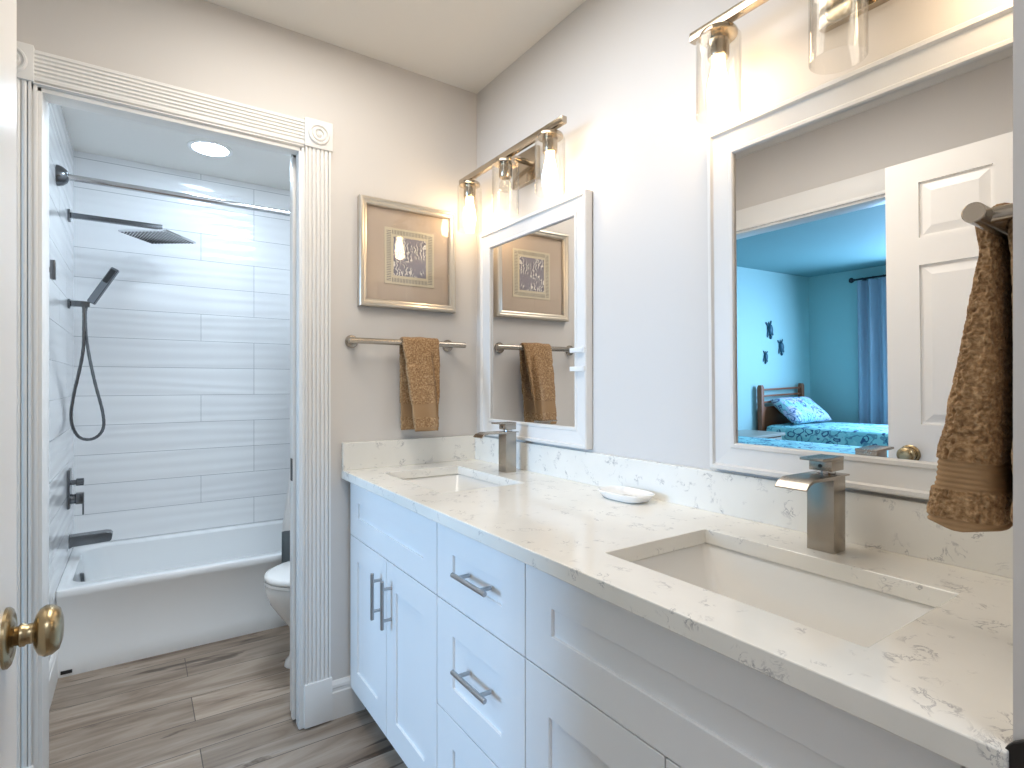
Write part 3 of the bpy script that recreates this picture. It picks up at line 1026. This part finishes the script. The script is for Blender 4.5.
# ------------------------------------------------------------------ hand towels
def towel(xc_fn, w_fn, path, thick, res, ring_n, amp, name, label, ndir, bands, seed, fold=None):
    """lofts a rounded strip over the bar. path: list of (y, z) from front hem over the bar to back hem.
    xc_fn, w_fn, thick: functions of fraction along the path. bands: list of (s0, s1) smooth stretches"""
    P = [Vector((0, y, z)) for y, z in path]
    # resample the path
    L = [0]
    for a, c in zip(P, P[1:]):
        L.append(L[-1] + (c - a).length)
    tot = L[-1]
    n = int(tot / res)
    pts = []
    for i in range(n + 1):
        d = tot * i / n
        k = max(j for j in range(len(L)) if L[j] <= d + 1e-9)
        k = min(k, len(P) - 2)
        f_ = (d - L[k]) / max(L[k + 1] - L[k], 1e-9)
        pts.append(P[k].lerp(P[k + 1], f_))
    for _ in range(12):
        pts = [pts[0]] + [(pts[i - 1] + pts[i] * 2 + pts[i + 1]) / 4 for i in range(1, n)] + [pts[-1]]
    rings = []
    band_rings = []
    for i, p in enumerate(pts):
        s = i / n
        tg = (pts[min(i + 1, n)] - pts[max(i - 1, 0)]).normalized()
        nm = Vector((0, -tg.z, tg.y)) * ndir
        wd = w_fn(s); th = thick(s); xc = xc_fn(s)
        endf = min(1.0, (0.25 + min(s, 1 - s) * tot / 0.008))
        inb = any(a <= s <= c for a, c in bands)
        ring = []
        for k in range(ring_n):
            a = 2 * PI * k / ring_n
            ca, sa = math.cos(a), math.sin(a)
            pw = 0.32
            u = math.copysign(abs(ca) ** pw, ca) * wd / 2
            v = math.copysign(abs(sa) ** 0.45, sa) * th / 2 * endf
            q = p + Vector((xc + u, 0, 0)) + nm * v
            if fold:
                q = q + fold(u / wd, s, nm)
            out = Vector((ca * 0.8, 0, 0)) + nm * sa
            out.normalize()
            dd = noise.noise(q * 26 + Vector((seed, 0, 0))) * 0.003
            if inb:
                dd += -0.0016 + 0.0007 * math.sin(s * tot * 2 * PI / 0.0062)
            else:
                e = 0.55 - 2.6 * abs(noise.noise(q * 205 + Vector((0, seed, 0)))) + 0.4 * noise.noise(q * 60 + Vector((0, 0, seed)))
                dd += amp * e
            ring.append(q + out * dd)
        rings.append(ring)
    b = MB().loft(rings, True, True)
    o = b.build(name, M['towel'], angle=180)
    o.data.materials.append(M['towel_band'])
    nf = ring_n
    for fi, poly in enumerate(o.data.polygons):
        i = fi // nf
        if i < n:
            s = (i + 0.5) / n
            if any(a <= s <= c for a, c in bands):
                poly.material_index = 1
    tag(o, label, 'towel', 'brown hand towels')
    return o


def lerp(a, b_, f_):
    return a + (b_ - a) * f_


# near towel on the bar at the right: thick bundle that flares to the bottom
yb, zb = NW + 0.062, 1.398
path = [(0.239, 1.040), (0.237, 1.12), (0.231, 1.20), (0.225, 1.30), (0.222, 1.37), (yb + 0.014, zb + 0.010), (yb, zb + 0.0195), (yb - 0.014, zb + 0.010), (yb - 0.019, 1.36), (0.185, 1.25), (0.182, 1.055)]


def th_near(s):
    if s < 0.5:
        return lerp(0.078, 0.018, min(1, s / 0.45) ** 0.95)
    return lerp(0.016, 0.024, max(0, (s - 0.56) / 0.44))


o = towel(lambda s: lerp(0.872, 0.900, 1 - abs(2 * s - 1)), lambda s: lerp(0.165, 0.140, 1 - abs(2 * s - 1)), path, th_near, 0.0016, 300, 0.0024, 'hand_towel',
          'brown terry towel hanging close up at right edge', 1, [(0.062, 0.108), (0.0, 0.018)], 3.0)
move_origin(o, (0.865, 0.21, 1.04))

# far towel on the end wall
yb, zb = D - 0.062, 1.369
path = [(yb - 0.078, 1.036), (yb - 0.070, 1.09), (yb - 0.050, 1.20), (yb - 0.028, 1.31), (yb - 0.019, 1.35), (yb - 0.013, zb + 0.012), (yb, zb + 0.0185), (yb + 0.013, zb + 0.012), (yb + 0.017, 1.34), (yb + 0.026, 1.20), (yb + 0.030, 1.035)]


def xc_far(s):
    return lerp(0.893, 0.8985, 1 - abs(2 * s - 1)) if s < 0.5 else lerp(0.8985, 0.885, (s - 0.5) * 2)


def w_far(s):
    return lerp(0.100, 0.152, min(1, (1 - abs(2 * s - 1)) * 1.1))


def fold_far(u, s, nm):
    # soft diagonal crease on the front panel
    if s > 0.47:
        return Vector((0, 0, 0))
    c = lerp(0.34, 0.12, s / 0.47)
    return nm * (0.010 * math.exp(-((u - c) / 0.10) ** 2) - 0.010 * math.exp(-((u - c - 0.16) / 0.07) ** 2)) * min(1, (0.47 - s) / 0.15)


o = towel(xc_far, w_far, path, lambda s: 0.017 if s < 0.5 else 0.014, 0.0036, 120, 0.0014, 'hand_towel',
          'brown terry towel hanging on the bar below the picture', 1, [(0.07, 0.14), (0.0, 0.018), (0.86, 0.93)], 9.0, fold_far)
move_origin(o, (0.9, 1.953, 1.036))

# ------------------------------------------------------------------ bathtub
TF = 2.925
t = thing('bathtub', 'white alcove bathtub with plain apron', 'bathtub', (0.45, 3.31, 0))
b = MB()
x0, x1, y0, y1 = SL + 0.007, W - 0.001, TF, SB - 0.001
RIM = 0.357
L_ = [rr(x0, x1, y0 - 0.003, y1, 0.006, 0.0), rr(x0, x1, y0 - 0.003, y1, 0.006, 0.070), rr(x0, x1, y0 + 0.005, y1, 0.006, 0.085), rr(x0, x1, y0 + 0.006, y1, 0.006, RIM - 0.045), rr(x0, x1, y0, y1, 0.006, RIM - 0.032), rr(x0, x1, y0 - 0.001, y1, 0.006, RIM - 0.010), rr(x0, x1, y0 + 0.005, y1, 0.006, RIM - 0.001), rr(x0 + 0.003, x1 - 0.003, y0 + 0.012, y1 - 0.003, 0.006, RIM),
      rr(x0 + 0.03, x1 - 0.09, y0 + 0.075, y1 - 0.055, 0.10, RIM - 0.001), rr(x0 + 0.040, x1 - 0.10, y0 + 0.087, y1 - 0.066, 0.10, RIM - 0.010), rr(x0 + 0.055, x1 - 0.15, y0 + 0.10, y1 - 0.08, 0.11, RIM - 0.12), rr(x0 + 0.08, x1 - 0.24, y0 + 0.125, y1 - 0.105, 0.12, 0.12), rr(x0 + 0.15, x1 - 0.30, y0 + 0.17, y1 - 0.15, 0.12, 0.085), rr(x0 + 0.4, x1 - 0.55, y0 + 0.32, y1 - 0.30, 0.06, 0.075)]
b.loft(L_, False, True)
b.build('shell', M['tub'], t, angle=40)
MB().lathe([(0.0, 0.0), (0.030, 0.0), (0.032, 0.006), (0.026, 0.013), (0, 0.015)], (x0 + 0.052, 3.38, 0.265), (1, 0, 0.12), 24).build('overflow_plate', M['gun'], t)
MB().lathe([(0.03, -0.001), (0.03, 0.003), (0.012, 0.004), (0, 0.006)], (x0 + 0.40, 3.30, 0.078), (0, 0, 1), 20).build('drain', M['gun'], t)
MB().box(SL + 0.022, SL + 0.060, TF - 0.006, TF - 0.002, 0.012, 0.026, 0.001).build('apron_clip', M['black'], t)

# tub spout, valve, shower arm and head, hand shower on the left shower wall
TX = SL + 0.006
YF = 3.40
t = thing('tub_spout', 'flat dark chrome tub spout over the bathtub', 'tub spout', (TX, YF, 0.45))
poly = [(TX, 0.418), (TX, 0.478), (TX + 0.150, 0.482), (TX + 0.168, 0.478), (TX + 0.176, 0.468), (TX + 0.172, 0.442), (TX + 0.164, 0.434), (TX + 0.020, 0.428)]
MB().prism(poly, 1, YF - 0.032, YF + 0.032).build('spout', M['gun'], t, angle=20, bev=0.002)
MB().box(TX - 0.001, TX + 0.006, YF - 0.036, YF + 0.036, 0.414, 0.484, 0.002).build('flange', M['chrome'], t)
t = thing('shower_valve', 'chrome shower valve plate with knob and lever handle', 'shower valve', (TX, YF, 0.70))
MB().box(TX - 0.001, TX + 0.012, YF - 0.055, YF + 0.055, 0.615, 0.800, 0.004).build('plate', M['gun'], t)
b = MB().cyl((TX + 0.010, YF, 0.735), (TX + 0.032, YF, 0.735), 0.012); b.cyl((TX + 0.032, YF, 0.735), (TX + 0.062, YF, 0.735), 0.018, bev=0.002)
b.build('knob', M['gun'], t)
b = MB().cyl((TX + 0.010, YF, 0.655), (TX + 0.030, YF, 0.655), 0.024, bev=0.002); b.box(TX + 0.030, TX + 0.062, YF - 0.020, YF + 0.020, 0.630, 0.682, 0.003)
b.box(TX + 0.055, TX + 0.062, YF - 0.008, YF + 0.008, 0.575, 0.640, 0.002)
b.build('lever', M['gun'], t)

t = thing('rain_shower', 'square rain shower head on a long wall arm', 'shower head', (TX, YF, 2.03))
MB().box(TX - 0.001, TX + 0.010, YF - 0.026, YF + 0.026, 2.000, 2.052, 0.002).build('flange', M['gun'], t)
MB().box(TX, 0.105, YF - 0.012, YF + 0.012, 2.016, 2.040, 0.002).build('arm', M['gun'], t)
b = MB().cyl((0.088, YF, 2.018), (0.088, YF, 1.998), 0.009); b.lathe([(0, 0), (0.010, 0.0), (0.014, 0.008), (0.010, 0.016), (0, 0.016)], (0.088, YF, 1.982), (0, 0, 1), 20)
b.build('ball_joint', M['chrome'], t)
hm = Matrix.Translation((0.088, YF, 0)) @ Matrix.Rotation(R_(-36), 4, 'Z')
hb_ = MB().box(-0.122, 0.122, -0.122, 0.122, 1.972, 1.982, 0.0015)
bmesh.ops.transform(hb_.bm, matrix=hm, verts=hb_.bm.verts)
hd = hb_.build('head_plate', M['chrome'], t)
b = MB()
for i in range(13):
    for j in range(13):
        pv = hm @ Vector((-0.110 + 0.220 * i / 12, -0.110 + 0.220 * j / 12, 1.972))
        b.lathe([(0.0, -0.002), (0.0046, -0.0018), (0.0058, 0.0005), (0, 0.0005)], pv, (0, 0, 1), 6)
b.build('nozzle_field', M['black'], hd)

t = thing('hand_shower', 'slim hand shower with dark hose looping down the wall', 'hand shower', (TX, YF, 1.60))
b = MB().cyl((TX - 0.001, YF, 1.600), (TX + 0.010, YF, 1.600), 0.024, bev=0.002); b.box(TX + 0.008, TX + 0.085, YF - 0.014, YF + 0.014, 1.588, 1.616, 0.003)
b.build('holder', M['gun'], t)
# wand: flat bar leaning out from the holder
wm = Matrix.Translation((TX + 0.088, YF, 1.610)) @ Matrix.Rotation(R_(29), 4, 'Y') @ Matrix.Rotation(R_(-18), 4, 'Z')
tb = bmesh.new()
bmesh.ops.create_cube(tb, size=1)
for v in tb.verts:
    zz = v.co.z + 0.5
    wv_ = 0.022 if zz < 0.5 else 0.034
    v.co = Vector((v.co.x * 0.036, v.co.y * 0.020, zz * 0.205))
bmesh.ops.bevel(tb, geom=tb.edges[:], offset=0.003, segments=2, affect='EDGES')
b = MB(); b.merge(tb, wm)
wd_ = b.build('wand', M['gun'], t)
tb = bmesh.new()
bmesh.ops.create_cube(tb, size=1)
for v in tb.verts:
    v.co = Vector((v.co.x * 0.024, v.co.y * 0.002 - 0.0105, (v.co.z + 0.5) * 0.075 + 0.120))
b = MB(); b.merge(tb, wm)
b.build('spray_face', M['black'], wd_)
hx = TX + 0.050
ctl = [(hx + 0.012, 1.590), (hx + 0.012, 1.50), (hx + 0.006, 1.35), (hx - 0.030, 1.14), (hx - 0.036, 1.03), (hx - 0.008, 0.955), (hx + 0.045, 0.942), (hx + 0.085, 0.985), (hx + 0.085, 1.07), (hx + 0.050, 1.24), (hx + 0.022, 1.42), (hx + 0.016, 1.55), (hx + 0.020, 1.592)]


def catmull(ps, k=8):
    out = []
    ps = [Vector(p) for p in ps]
    for i in range(len(ps) - 1):
        p0 = ps[max(i - 1, 0)]; p1 = ps[i]; p2 = ps[i + 1]; p3 = ps[min(i + 2, len(ps) - 1)]
        for j in range(k):
            u = j / k
            out.append(0.5 * ((2 * p1) + (p2 - p0) * u + (2 * p0 - 5 * p1 + 4 * p2 - p3) * u * u + (3 * p1 - p0 - 3 * p2 + p3) * u ** 3))
    out.append(ps[-1])
    return out


hose = catmull([(x, YF - 0.010 + 0.020 * k / 12, z) for k, (x, z) in enumerate(ctl)])
MB().tube(hose, [0.0068 + 0.0007 * (i % 2) for i in range(len(hose))], 10).build('hose', M['gun'], t)

# robe hook on the left wall before the tub
t = thing('robe_hook', 'small chrome robe hook on the wall beside the tub', 'hook', (SL, 2.58, 1.625))
MB().cyl((SL, 2.58, 1.6250), (SL + 0.026, 2.58, 1.6250), 0.008).build('post', M['gun'], t)
MB().box(SL + 0.024, SL + 0.040, 2.568, 2.592, 1.590, 1.660, 0.003).build('bar', M['gun'], t)
MB().box(SL - 0.001, SL + 0.005, 2.562, 2.598, 1.605, 1.645, 0.002).build('plate', M['gun'], t)

# shower rod and curtain
RY, RZ = 2.955, 2.080
t = thing('shower_rod', 'polished shower curtain rod with domed flanges', 'shower rod', (0.45, RY, RZ))
MB().cyl((TX, RY, RZ), (W, RY, RZ), 0.0135).build('rod', M['chrome'], t)
for (x, s) in ((TX, 1), (W, -1)):
    MB().lathe([(0.0, -0.001), (0.043, -0.001), (0.043, 0.005), (0.038, 0.022), (0.027, 0.035), (0.018, 0.040), (0, 0.040)], (x, RY, RZ), (s, 0, 0), 28).build('flange', M['gun'], t)

t = thing('shower_curtain', 'white shower curtain with charcoal lower band, drawn to the right', 'curtain', (0.85, 2.90, 0.14))


def curtain_ring(x0, x1, yc, amp, k, z, n=90, th=0.004):
    out = []
    back = []
    for i in range(n + 1):
        f_ = i / n
        x = lerp(x0, x1, f_)
        y = yc + amp * math.sin(f_ * 2 * PI * k) + 0.3 * amp * math.sin(f_ * 2 * PI * k * 2.3 + 1)
        out.append((x, y - th / 2, z)); back.append((x, y + th / 2, z))
    return out + back[::-1]


def curt(zs, name, m, parent):
    rings = []
    for z in zs:
        f_ = max(0.0, min(1.0, (z - 0.49) / 0.60))
        xl = lerp(0.583, 0.66, f_)
        yc = 2.865 if z < 0.9 else lerp(2.865, RY - 0.005, min(1, (z - 0.9) / 1.13))
        rings.append(curtain_ring(xl, 1.12, yc, 0.020, 5, z))
    return MB().loft(rings).build(name, m, parent, angle=60)


curt([0.485 + (2.04 - 0.485) * i / 24 for i in range(25)], 'cloth', M['scurtain'], t)
curt([0.14 + (0.4855 - 0.14) * i / 6 for i in range(7)], 'band', M['band'], t)
for k in range(6):
    xk = 0.72 + 0.07 * k
    pts = [(xk, RY + 0.020 * math.sin(2 * PI * j / 16), RZ - 0.008 + 0.024 * math.cos(2 * PI * j / 16)) for j in range(17)]
    MB().tube(pts, 0.002, 6).build('ring', M['chrome'], t)

# recessed light in the shower ceiling
t = thing('recessed_light', 'round recessed ceiling light above the bathtub', 'ceiling light', (0.313, 3.27, H))
MB().lathe([(0.082, 0.0005), (0.105, 0.0005), (0.106, -0.004), (0.098, -0.007), (0.086, -0.006), (0.082, -0.002)], (0.313, 3.27, H), (0, 0, 1), 40).build('trim_ring', M['plastic'], t)
MB().lathe([(0.0, -0.0045), (0.086, -0.0045), (0.086, 0.0002), (0, 0.0002)], (0.313, 3.27, H), (0, 0, 1), 40).build('lens', M['downlight'], t)

# ------------------------------------------------------------------ toilet (faces -X)
TY = 2.50
t = thing('toilet', 'white toilet with closed lid behind the doorway jamb', 'toilet', (0.78, TY, 0))


def egg(xf, xb, hw, z, n=36, xm=None):
    """egg outline: rounded front at xf, blunt back at xb"""
    pts = []
    cx_ = xf + (xb - xf) * 0.52
    z = z if z < 0.05 else z - 0.034
    xf += 0.018
    for i in range(n):
        a = 2 * PI * i / n
        c, s = math.cos(a), math.sin(a)
        if c < 0:
            x = cx_ + (cx_ - xf) * c
            y = TY + hw * math.copysign(abs(s) ** 0.95, s)
        else:
            x = cx_ + (xb - cx_) * abs(c) ** 0.75
            y = TY + hw * math.copysign(abs(s) ** 0.85, s)
        pts.append((x, y, z))
    return pts


DZ = -0.034
b = MB()
b.loft([egg(0.500, 1.10, 0.110, 0.001), egg(0.505, 1.10, 0.112, 0.02), egg(0.520, 1.09, 0.100, 0.07), egg(0.530, 1.08, 0.098, 0.14), egg(0.520, 1.06, 0.105, 0.20), egg(0.485, 1.04, 0.130, 0.25), egg(0.445, 1.00, 0.165, 0.31), egg(0.428, 0.98, 0.182, 0.355), egg(0.424, 0.97, 0.186, 0.385), egg(0.430, 0.97, 0.183, 0.397), egg(0.47, 0.93, 0.14, 0.397), egg(0.50, 0.90, 0.11, 0.36)])
b.build('bowl', M['porcelain'], t, angle=60)
b = MB().loft([egg(0.423, 0.93, 0.187, 0.3985), egg(0.420, 0.93, 0.190, 0.402), egg(0.422, 0.93, 0.189, 0.413)])
b.build('seat', M['porcelain'], t, angle=40)
b = MB().loft([egg(0.423, 0.93, 0.187, 0.416), egg(0.420, 0.93, 0.190, 0.420), egg(0.424, 0.93, 0.188, 0.431), egg(0.44, 0.92, 0.175, 0.437), egg(0.55, 0.85, 0.09, 0.440)])
b.build('lid', M['porcelain'], t, angle=60)
MB().loft([rr(0.955, 1.165, TY - 0.19, TY + 0.19, 0.035, 0.385), rr(0.945, 1.170, TY - 0.205, TY + 0.205, 0.035, 0.55), rr(0.94, 1.172, TY - 0.212, TY + 0.212, 0.035, 0.755)]).build('tank', M['porcelain'], t, angle=40)
MB().loft([rr(0.932, 1.176, TY - 0.22, TY + 0.22, 0.03, 0.757), rr(0.930, 1.178, TY - 0.222, TY + 0.222, 0.03, 0.775), rr(0.936, 1.174, TY - 0.216, TY + 0.216, 0.03, 0.787)]).build('tank_lid', M['porcelain'], t, angle=40)
b = MB().cyl((0.941, TY - 0.15, 0.70), (0.925, TY - 0.15, 0.70), 0.012); b.box(0.918, 0.926, TY - 0.16, TY - 0.08, 0.692, 0.708, 0.003)
b.build('flush_lever', M['chrome'], t)

# ------------------------------------------------------------------ bedroom seen in the large mirror


def pillow_mesh(cx_, cy_, cz_, lx, ly, h, mtx):
    n = 16
    t_ = bmesh.new()
    top = {}
    for side in (1, -1):
        for i in range(n + 1):
            for j in range(n + 1):
                u = -1 + 2 * i / n; v = -1 + 2 * j / n
                e = (1 - u ** 4) * (1 - v ** 4)
                zz = side * h * 0.5 * max(e, 0) ** 0.45
                pinch = 1 - 0.06 * (1 - abs(u)) * abs(v)
                edge = (i in (0, n)) or (j in (0, n))
                if edge and side == -1:
                    top[(side, i, j)] = top[(1, i, j)]
                else:
                    top[(side, i, j)] = t_.verts.new((u * lx / 2 * (1 - 0.05 * (1 - v * v)), v * ly / 2 * (1 - 0.05 * (1 - u * u)), zz))
        for i in range(n):
            for j in range(n):
                t_.faces.new((top[(side, i, j)], top[(side, i + 1, j)], top[(side, i + 1, j + 1)], top[(side, i, j + 1)]))
    b_ = MB()
    b_.merge(t_, Matrix.Translation((cx_, cy_, cz_)) @ mtx)
    return b_


def bed(x0, x1, label):
    """twin bed with its head against the back wall of the bedroom"""
    t = thing('bed', label, 'bed', ((x0 + x1) / 2, 2.8, 0), 'twin beds in the mirrored bedroom')
    yh = BY - 0.06
    hb = MB()
    for k, x in enumerate((x0 + 0.025, x1 - 0.025)):
        MB().loft([rr(x - 0.03, x + 0.03, yh - 0.03, yh + 0.03, 0.008, 0.0), rr(x - 0.03, x + 0.03, yh - 0.03, yh + 0.03, 0.008, 1.03), rr(x - 0.022, x + 0.022, yh - 0.022, yh + 0.022, 0.008, 1.06)]).build('post', M['wood'], t)
    for z in (1.005, 0.93, 0.855):
        MB().box(x0 + 0.03, x1 - 0.03, yh - 0.012, yh + 0.012, z - 0.011, z + 0.011, 0.004).build('rail', M['wood'], t)
    MB().box(x0 + 0.03, x1 - 0.03, yh - 0.012, yh + 0.012, 0.30, 0.80, 0.004).build('headboard_panel', M['wood'], t)
    for x in (x0 + 0.03, x1 - 0.03):
        MB().box(x - 0.014, x + 0.014, 1.80, yh - 0.02, 0.20, 0.32, 0.004).build('side_rail', M['wood'], t)
    for x in (x0 + 0.04, x1 - 0.04):
        MB().box(x - 0.03, x + 0.03, 1.78, 1.84, 0, 0.32, 0.004).build('leg', M['wood'], t)
    MB().loft([rr(x0 + 0.02, x1 - 0.02, 1.80, yh - 0.05, 0.07, 0.32), rr(x0 + 0.01, x1 - 0.01, 1.79, yh - 0.04, 0.07, 0.36), rr(x0 + 0.01, x1 - 0.01, 1.79, yh - 0.04, 0.07, 0.53), rr(x0 + 0.02, x1 - 0.02, 1.80, yh - 0.05, 0.07, 0.56)]).build('mattress', M['mattress'], t)
    # spread draped over the sides, softly waved hem
    s = MB()
    rings = []
    for (ins, z, wav) in ((-0.018, 0.20, 0.012), (-0.016, 0.30, 0.010), (-0.013, 0.42, 0.006), (-0.010, 0.53, 0.003), (0.004, 0.57, 0.0), (0.035, 0.588, 0.0), (0.20, 0.594, 0.0)):
        ring = rr(x0 + ins, x1 - ins, 1.77 + ins, yh - 0.045 - max(ins, 0), 0.09, z, 8)
        # densify for the waves
        dense = []
        for a, c in zip(ring, ring[1:] + ring[:1]):
            a = Vector(a); c = Vector(c)
            kk = 24 if (c - a).length > 0.3 else 1
            for q in range(kk):
                dense.append(a.lerp(c, q / kk))
        cxm = (x0 + x1) / 2
        out = []
        for q, p in enumerate(dense):
            wv2 = wav * math.sin(q * 1.1)
            dx = 1 if p.x > cxm else -1
            out.append((p.x + dx * wv2, p.y, p.z))
        rings.append(out)
    s.loft(rings, False, True)
    s.build('bedspread', M['spread'], t, angle=60)
    return t


bed(-4.68, -3.73, 'twin bed with slatted wood headboard, beside the blue curtain in the mirror')
bed(-2.62, -1.67, 'nearer twin bed, only its patterned spread showing low in the mirror')
b = pillow_mesh(-4.20, 3.50, 0.752, 0.66, 0.42, 0.16, Matrix.Rotation(R_(8), 4, 'Z') @ Matrix.Rotation(R_(38), 4, 'X'))
o = b.build('pillow', M['pillow'], angle=180)
tag(o, 'lilac and aqua patterned pillow leaning on the slatted headboard', 'pillow', 'patterned pillows on the beds')
move_origin(o, (-4.20, 3.50, 0.6))
b = pillow_mesh(-2.15, 3.48, 0.752, 0.66, 0.42, 0.16, Matrix.Rotation(R_(38), 4, 'X'))
o = b.build('pillow', M['pillow'], angle=180)
tag(o, 'patterned pillow at the head of the nearer bed, at the mirror edge', 'pillow', 'patterned pillows on the beds')
move_origin(o, (-2.15, 3.48, 0.6))

t = thing('nightstand', 'low wooden nightstand between the two mirrored beds', 'nightstand', (-3.25, 3.5, 0))
MB().box(-3.50, -2.90, 3.30, 3.78, 0.520, 0.550, 0.004).build('top', M['nstop'], t)
MB().box(-3.47, -2.93, 3.33, 3.78, 0.12, 0.520, 0.003).build('body', M['wood'], t)
for x in (-3.44, -2.96):
    for y in (3.35, 3.75):
        MB().box(x - 0.02, x + 0.02, y - 0.02, y + 0.02, 0, 0.12, 0.003).build('leg', M['wood'], t)
for (z0, z1) in ((0.14, 0.315), (0.33, 0.505)):
    d = MB().box(-3.45, -2.95, 3.314, 3.33, z0, z1, 0.004).build('drawer', M['nstop'], t)
    MB().lathe([(0.006, 0), (0.006, 0.012), (0.013, 0.016), (0.010, 0.024), (0, 0.025)], (-3.20, 3.314, (z0 + z1) / 2), (0, -1, 0), 16).build('knob', M['rod_dark'], d)


# three turtle ornaments on the bedroom wall
def turtle(cx_, cz_, s, ang, label):
    t = thing('turtle_ornament', label, 'wall ornament', (cx_, BY, cz_), 'turtle ornaments on the bedroom wall')
    ca, sa = math.cos(ang), math.sin(ang)

    def P(u, v, d):
        return (cx_ + (u * ca - v * sa) * s, BY - d * s, cz_ + (u * sa + v * ca) * s)

    def blob(outline, d, name, m):
        n = len(outline)
        mu = sum(p[0] for p in outline) / n; mv = sum(p[1] for p in outline) / n
        rings = []
        for (k, dd) in ((1.0, 0.004 / s), (1.0, d * 0.35), (0.82, d * 0.75), (0.45, d)):
            rings.append([P(mu + (u - mu) * k, mv + (v - mv) * k, dd) for u, v in outline])
        return MB().loft(rings).build(name, m, t, angle=60)
    ell = lambda a, c, ou, ov, rot=0, n=18: [(ou + a * math.cos(q) * math.cos(rot) - c * math.sin(q) * math.sin(rot), ov + a * math.cos(q) * math.sin(rot) + c * math.sin(q) * math.cos(rot)) for q in [2 * PI * i / n for i in range(n)]]
    blob(ell(0.25, 0.40, 0, 0.02), 0.22, 'shell', M['turtle'])
    blob(ell(0.10, 0.14, 0, 0.52), 0.14, 'head', M['turtle'])
    blob(ell(0.25, 0.09, -0.26, 0.26, 1.95), 0.08, 'flipper', M['turtle'])
    blob(ell(0.25, 0.09, 0.26, 0.26, 1.19), 0.08, 'flipper', M['turtle'])
    blob(ell(0.17, 0.075, -0.24, -0.40, 0.9), 0.08, 'flipper', M['turtle'])
    blob(ell(0.17, 0.075, 0.24, -0.40, 2.2), 0.08, 'flipper', M['turtle'])
    blob([(-0.05, -0.36), (0.05, -0.36), (0.012, -0.52), (-0.012, -0.52)], 0.06, 'tail', M['turtle'])


turtle(-4.055, 1.735, 0.185, 2.95, 'topmost and largest dark turtle ornament on the mirrored bedroom wall')
turtle(-4.30, 1.525, 0.17, 3.0, 'middle dark turtle ornament, farthest right of the three in the mirror')
turtle(-3.96, 1.400, 0.135, 3.2, 'lowest and smallest dark turtle ornament above the headboard')

# curtain and rod at the bedroom window
t = thing('curtain_rod', 'dark curtain rod with round finial at the mirrored window', 'curtain rod', (-4.90, 2.0, 2.31))
MB().cyl((-4.90, 0.75, 2.31), (-4.90, 3.19, 2.31), 0.012).build('rod', M['rod_dark'], t)
for y, s in ((3.19, 1), (0.75, -1)):
    MB().lathe([(0.012, 0), (0.016, 0.004), (0.014, 0.012), (0.028, 0.026), (0.034, 0.042), (0.026, 0.060), (0, 0.070)], (-4.90, y, 2.31), (0, s, 0), 20).build('finial', M['rod_dark'], t)
    MB().box(-5.0, -4.89, y - s * 0.10 - 0.008, y - s * 0.10 + 0.008, 2.288, 2.304, 0.002).build('bracket', M['rod_dark'], t)


def drape(y0, y1, label):
    t = thing('window_curtain', label, 'curtain', (-4.90, (y0 + y1) / 2, 0.02), 'blue curtains at the bedroom window')
    rings = []
    n = 80
    for i in range(16):
        z = 0.02 + 2.27 * i / 15
        fl = 1 + 0.10 * (1 - i / 15)
        f_, bk = [], []
        for k in range(n + 1):
            u = k / n
            y = (y0 + y1) / 2 + (u - 0.5) * (y1 - y0) * fl
            x = -4.90 + 0.040 * math.sin(u * 2 * PI * 4.5 + 0.25 * math.sin(z * 2.0)) + 0.012 * math.sin(u * 17 + z)
            f_.append((x + 0.004, y, z)); bk.append((x - 0.004, y, z))
        rings.append(f_ + bk[::-1])
    MB().loft(rings).build('cloth', M['curtain_bed'], t, angle=60)
    for k in range(5):
        y = y0 + (y1 - y0) * (k + 0.5) / 5
        pts = [(-4.90 + 0.018 * math.sin(2 * PI * j / 12), y, 2.306 + 0.018 * math.cos(2 * PI * j / 12)) for j in range(13)]
        MB().tube(pts, 0.0025, 6).build('ring', M['rod_dark'], t)


drape(2.60, 3.16, 'blue pleated curtain hanging from the rod beside the bed in the mirror')
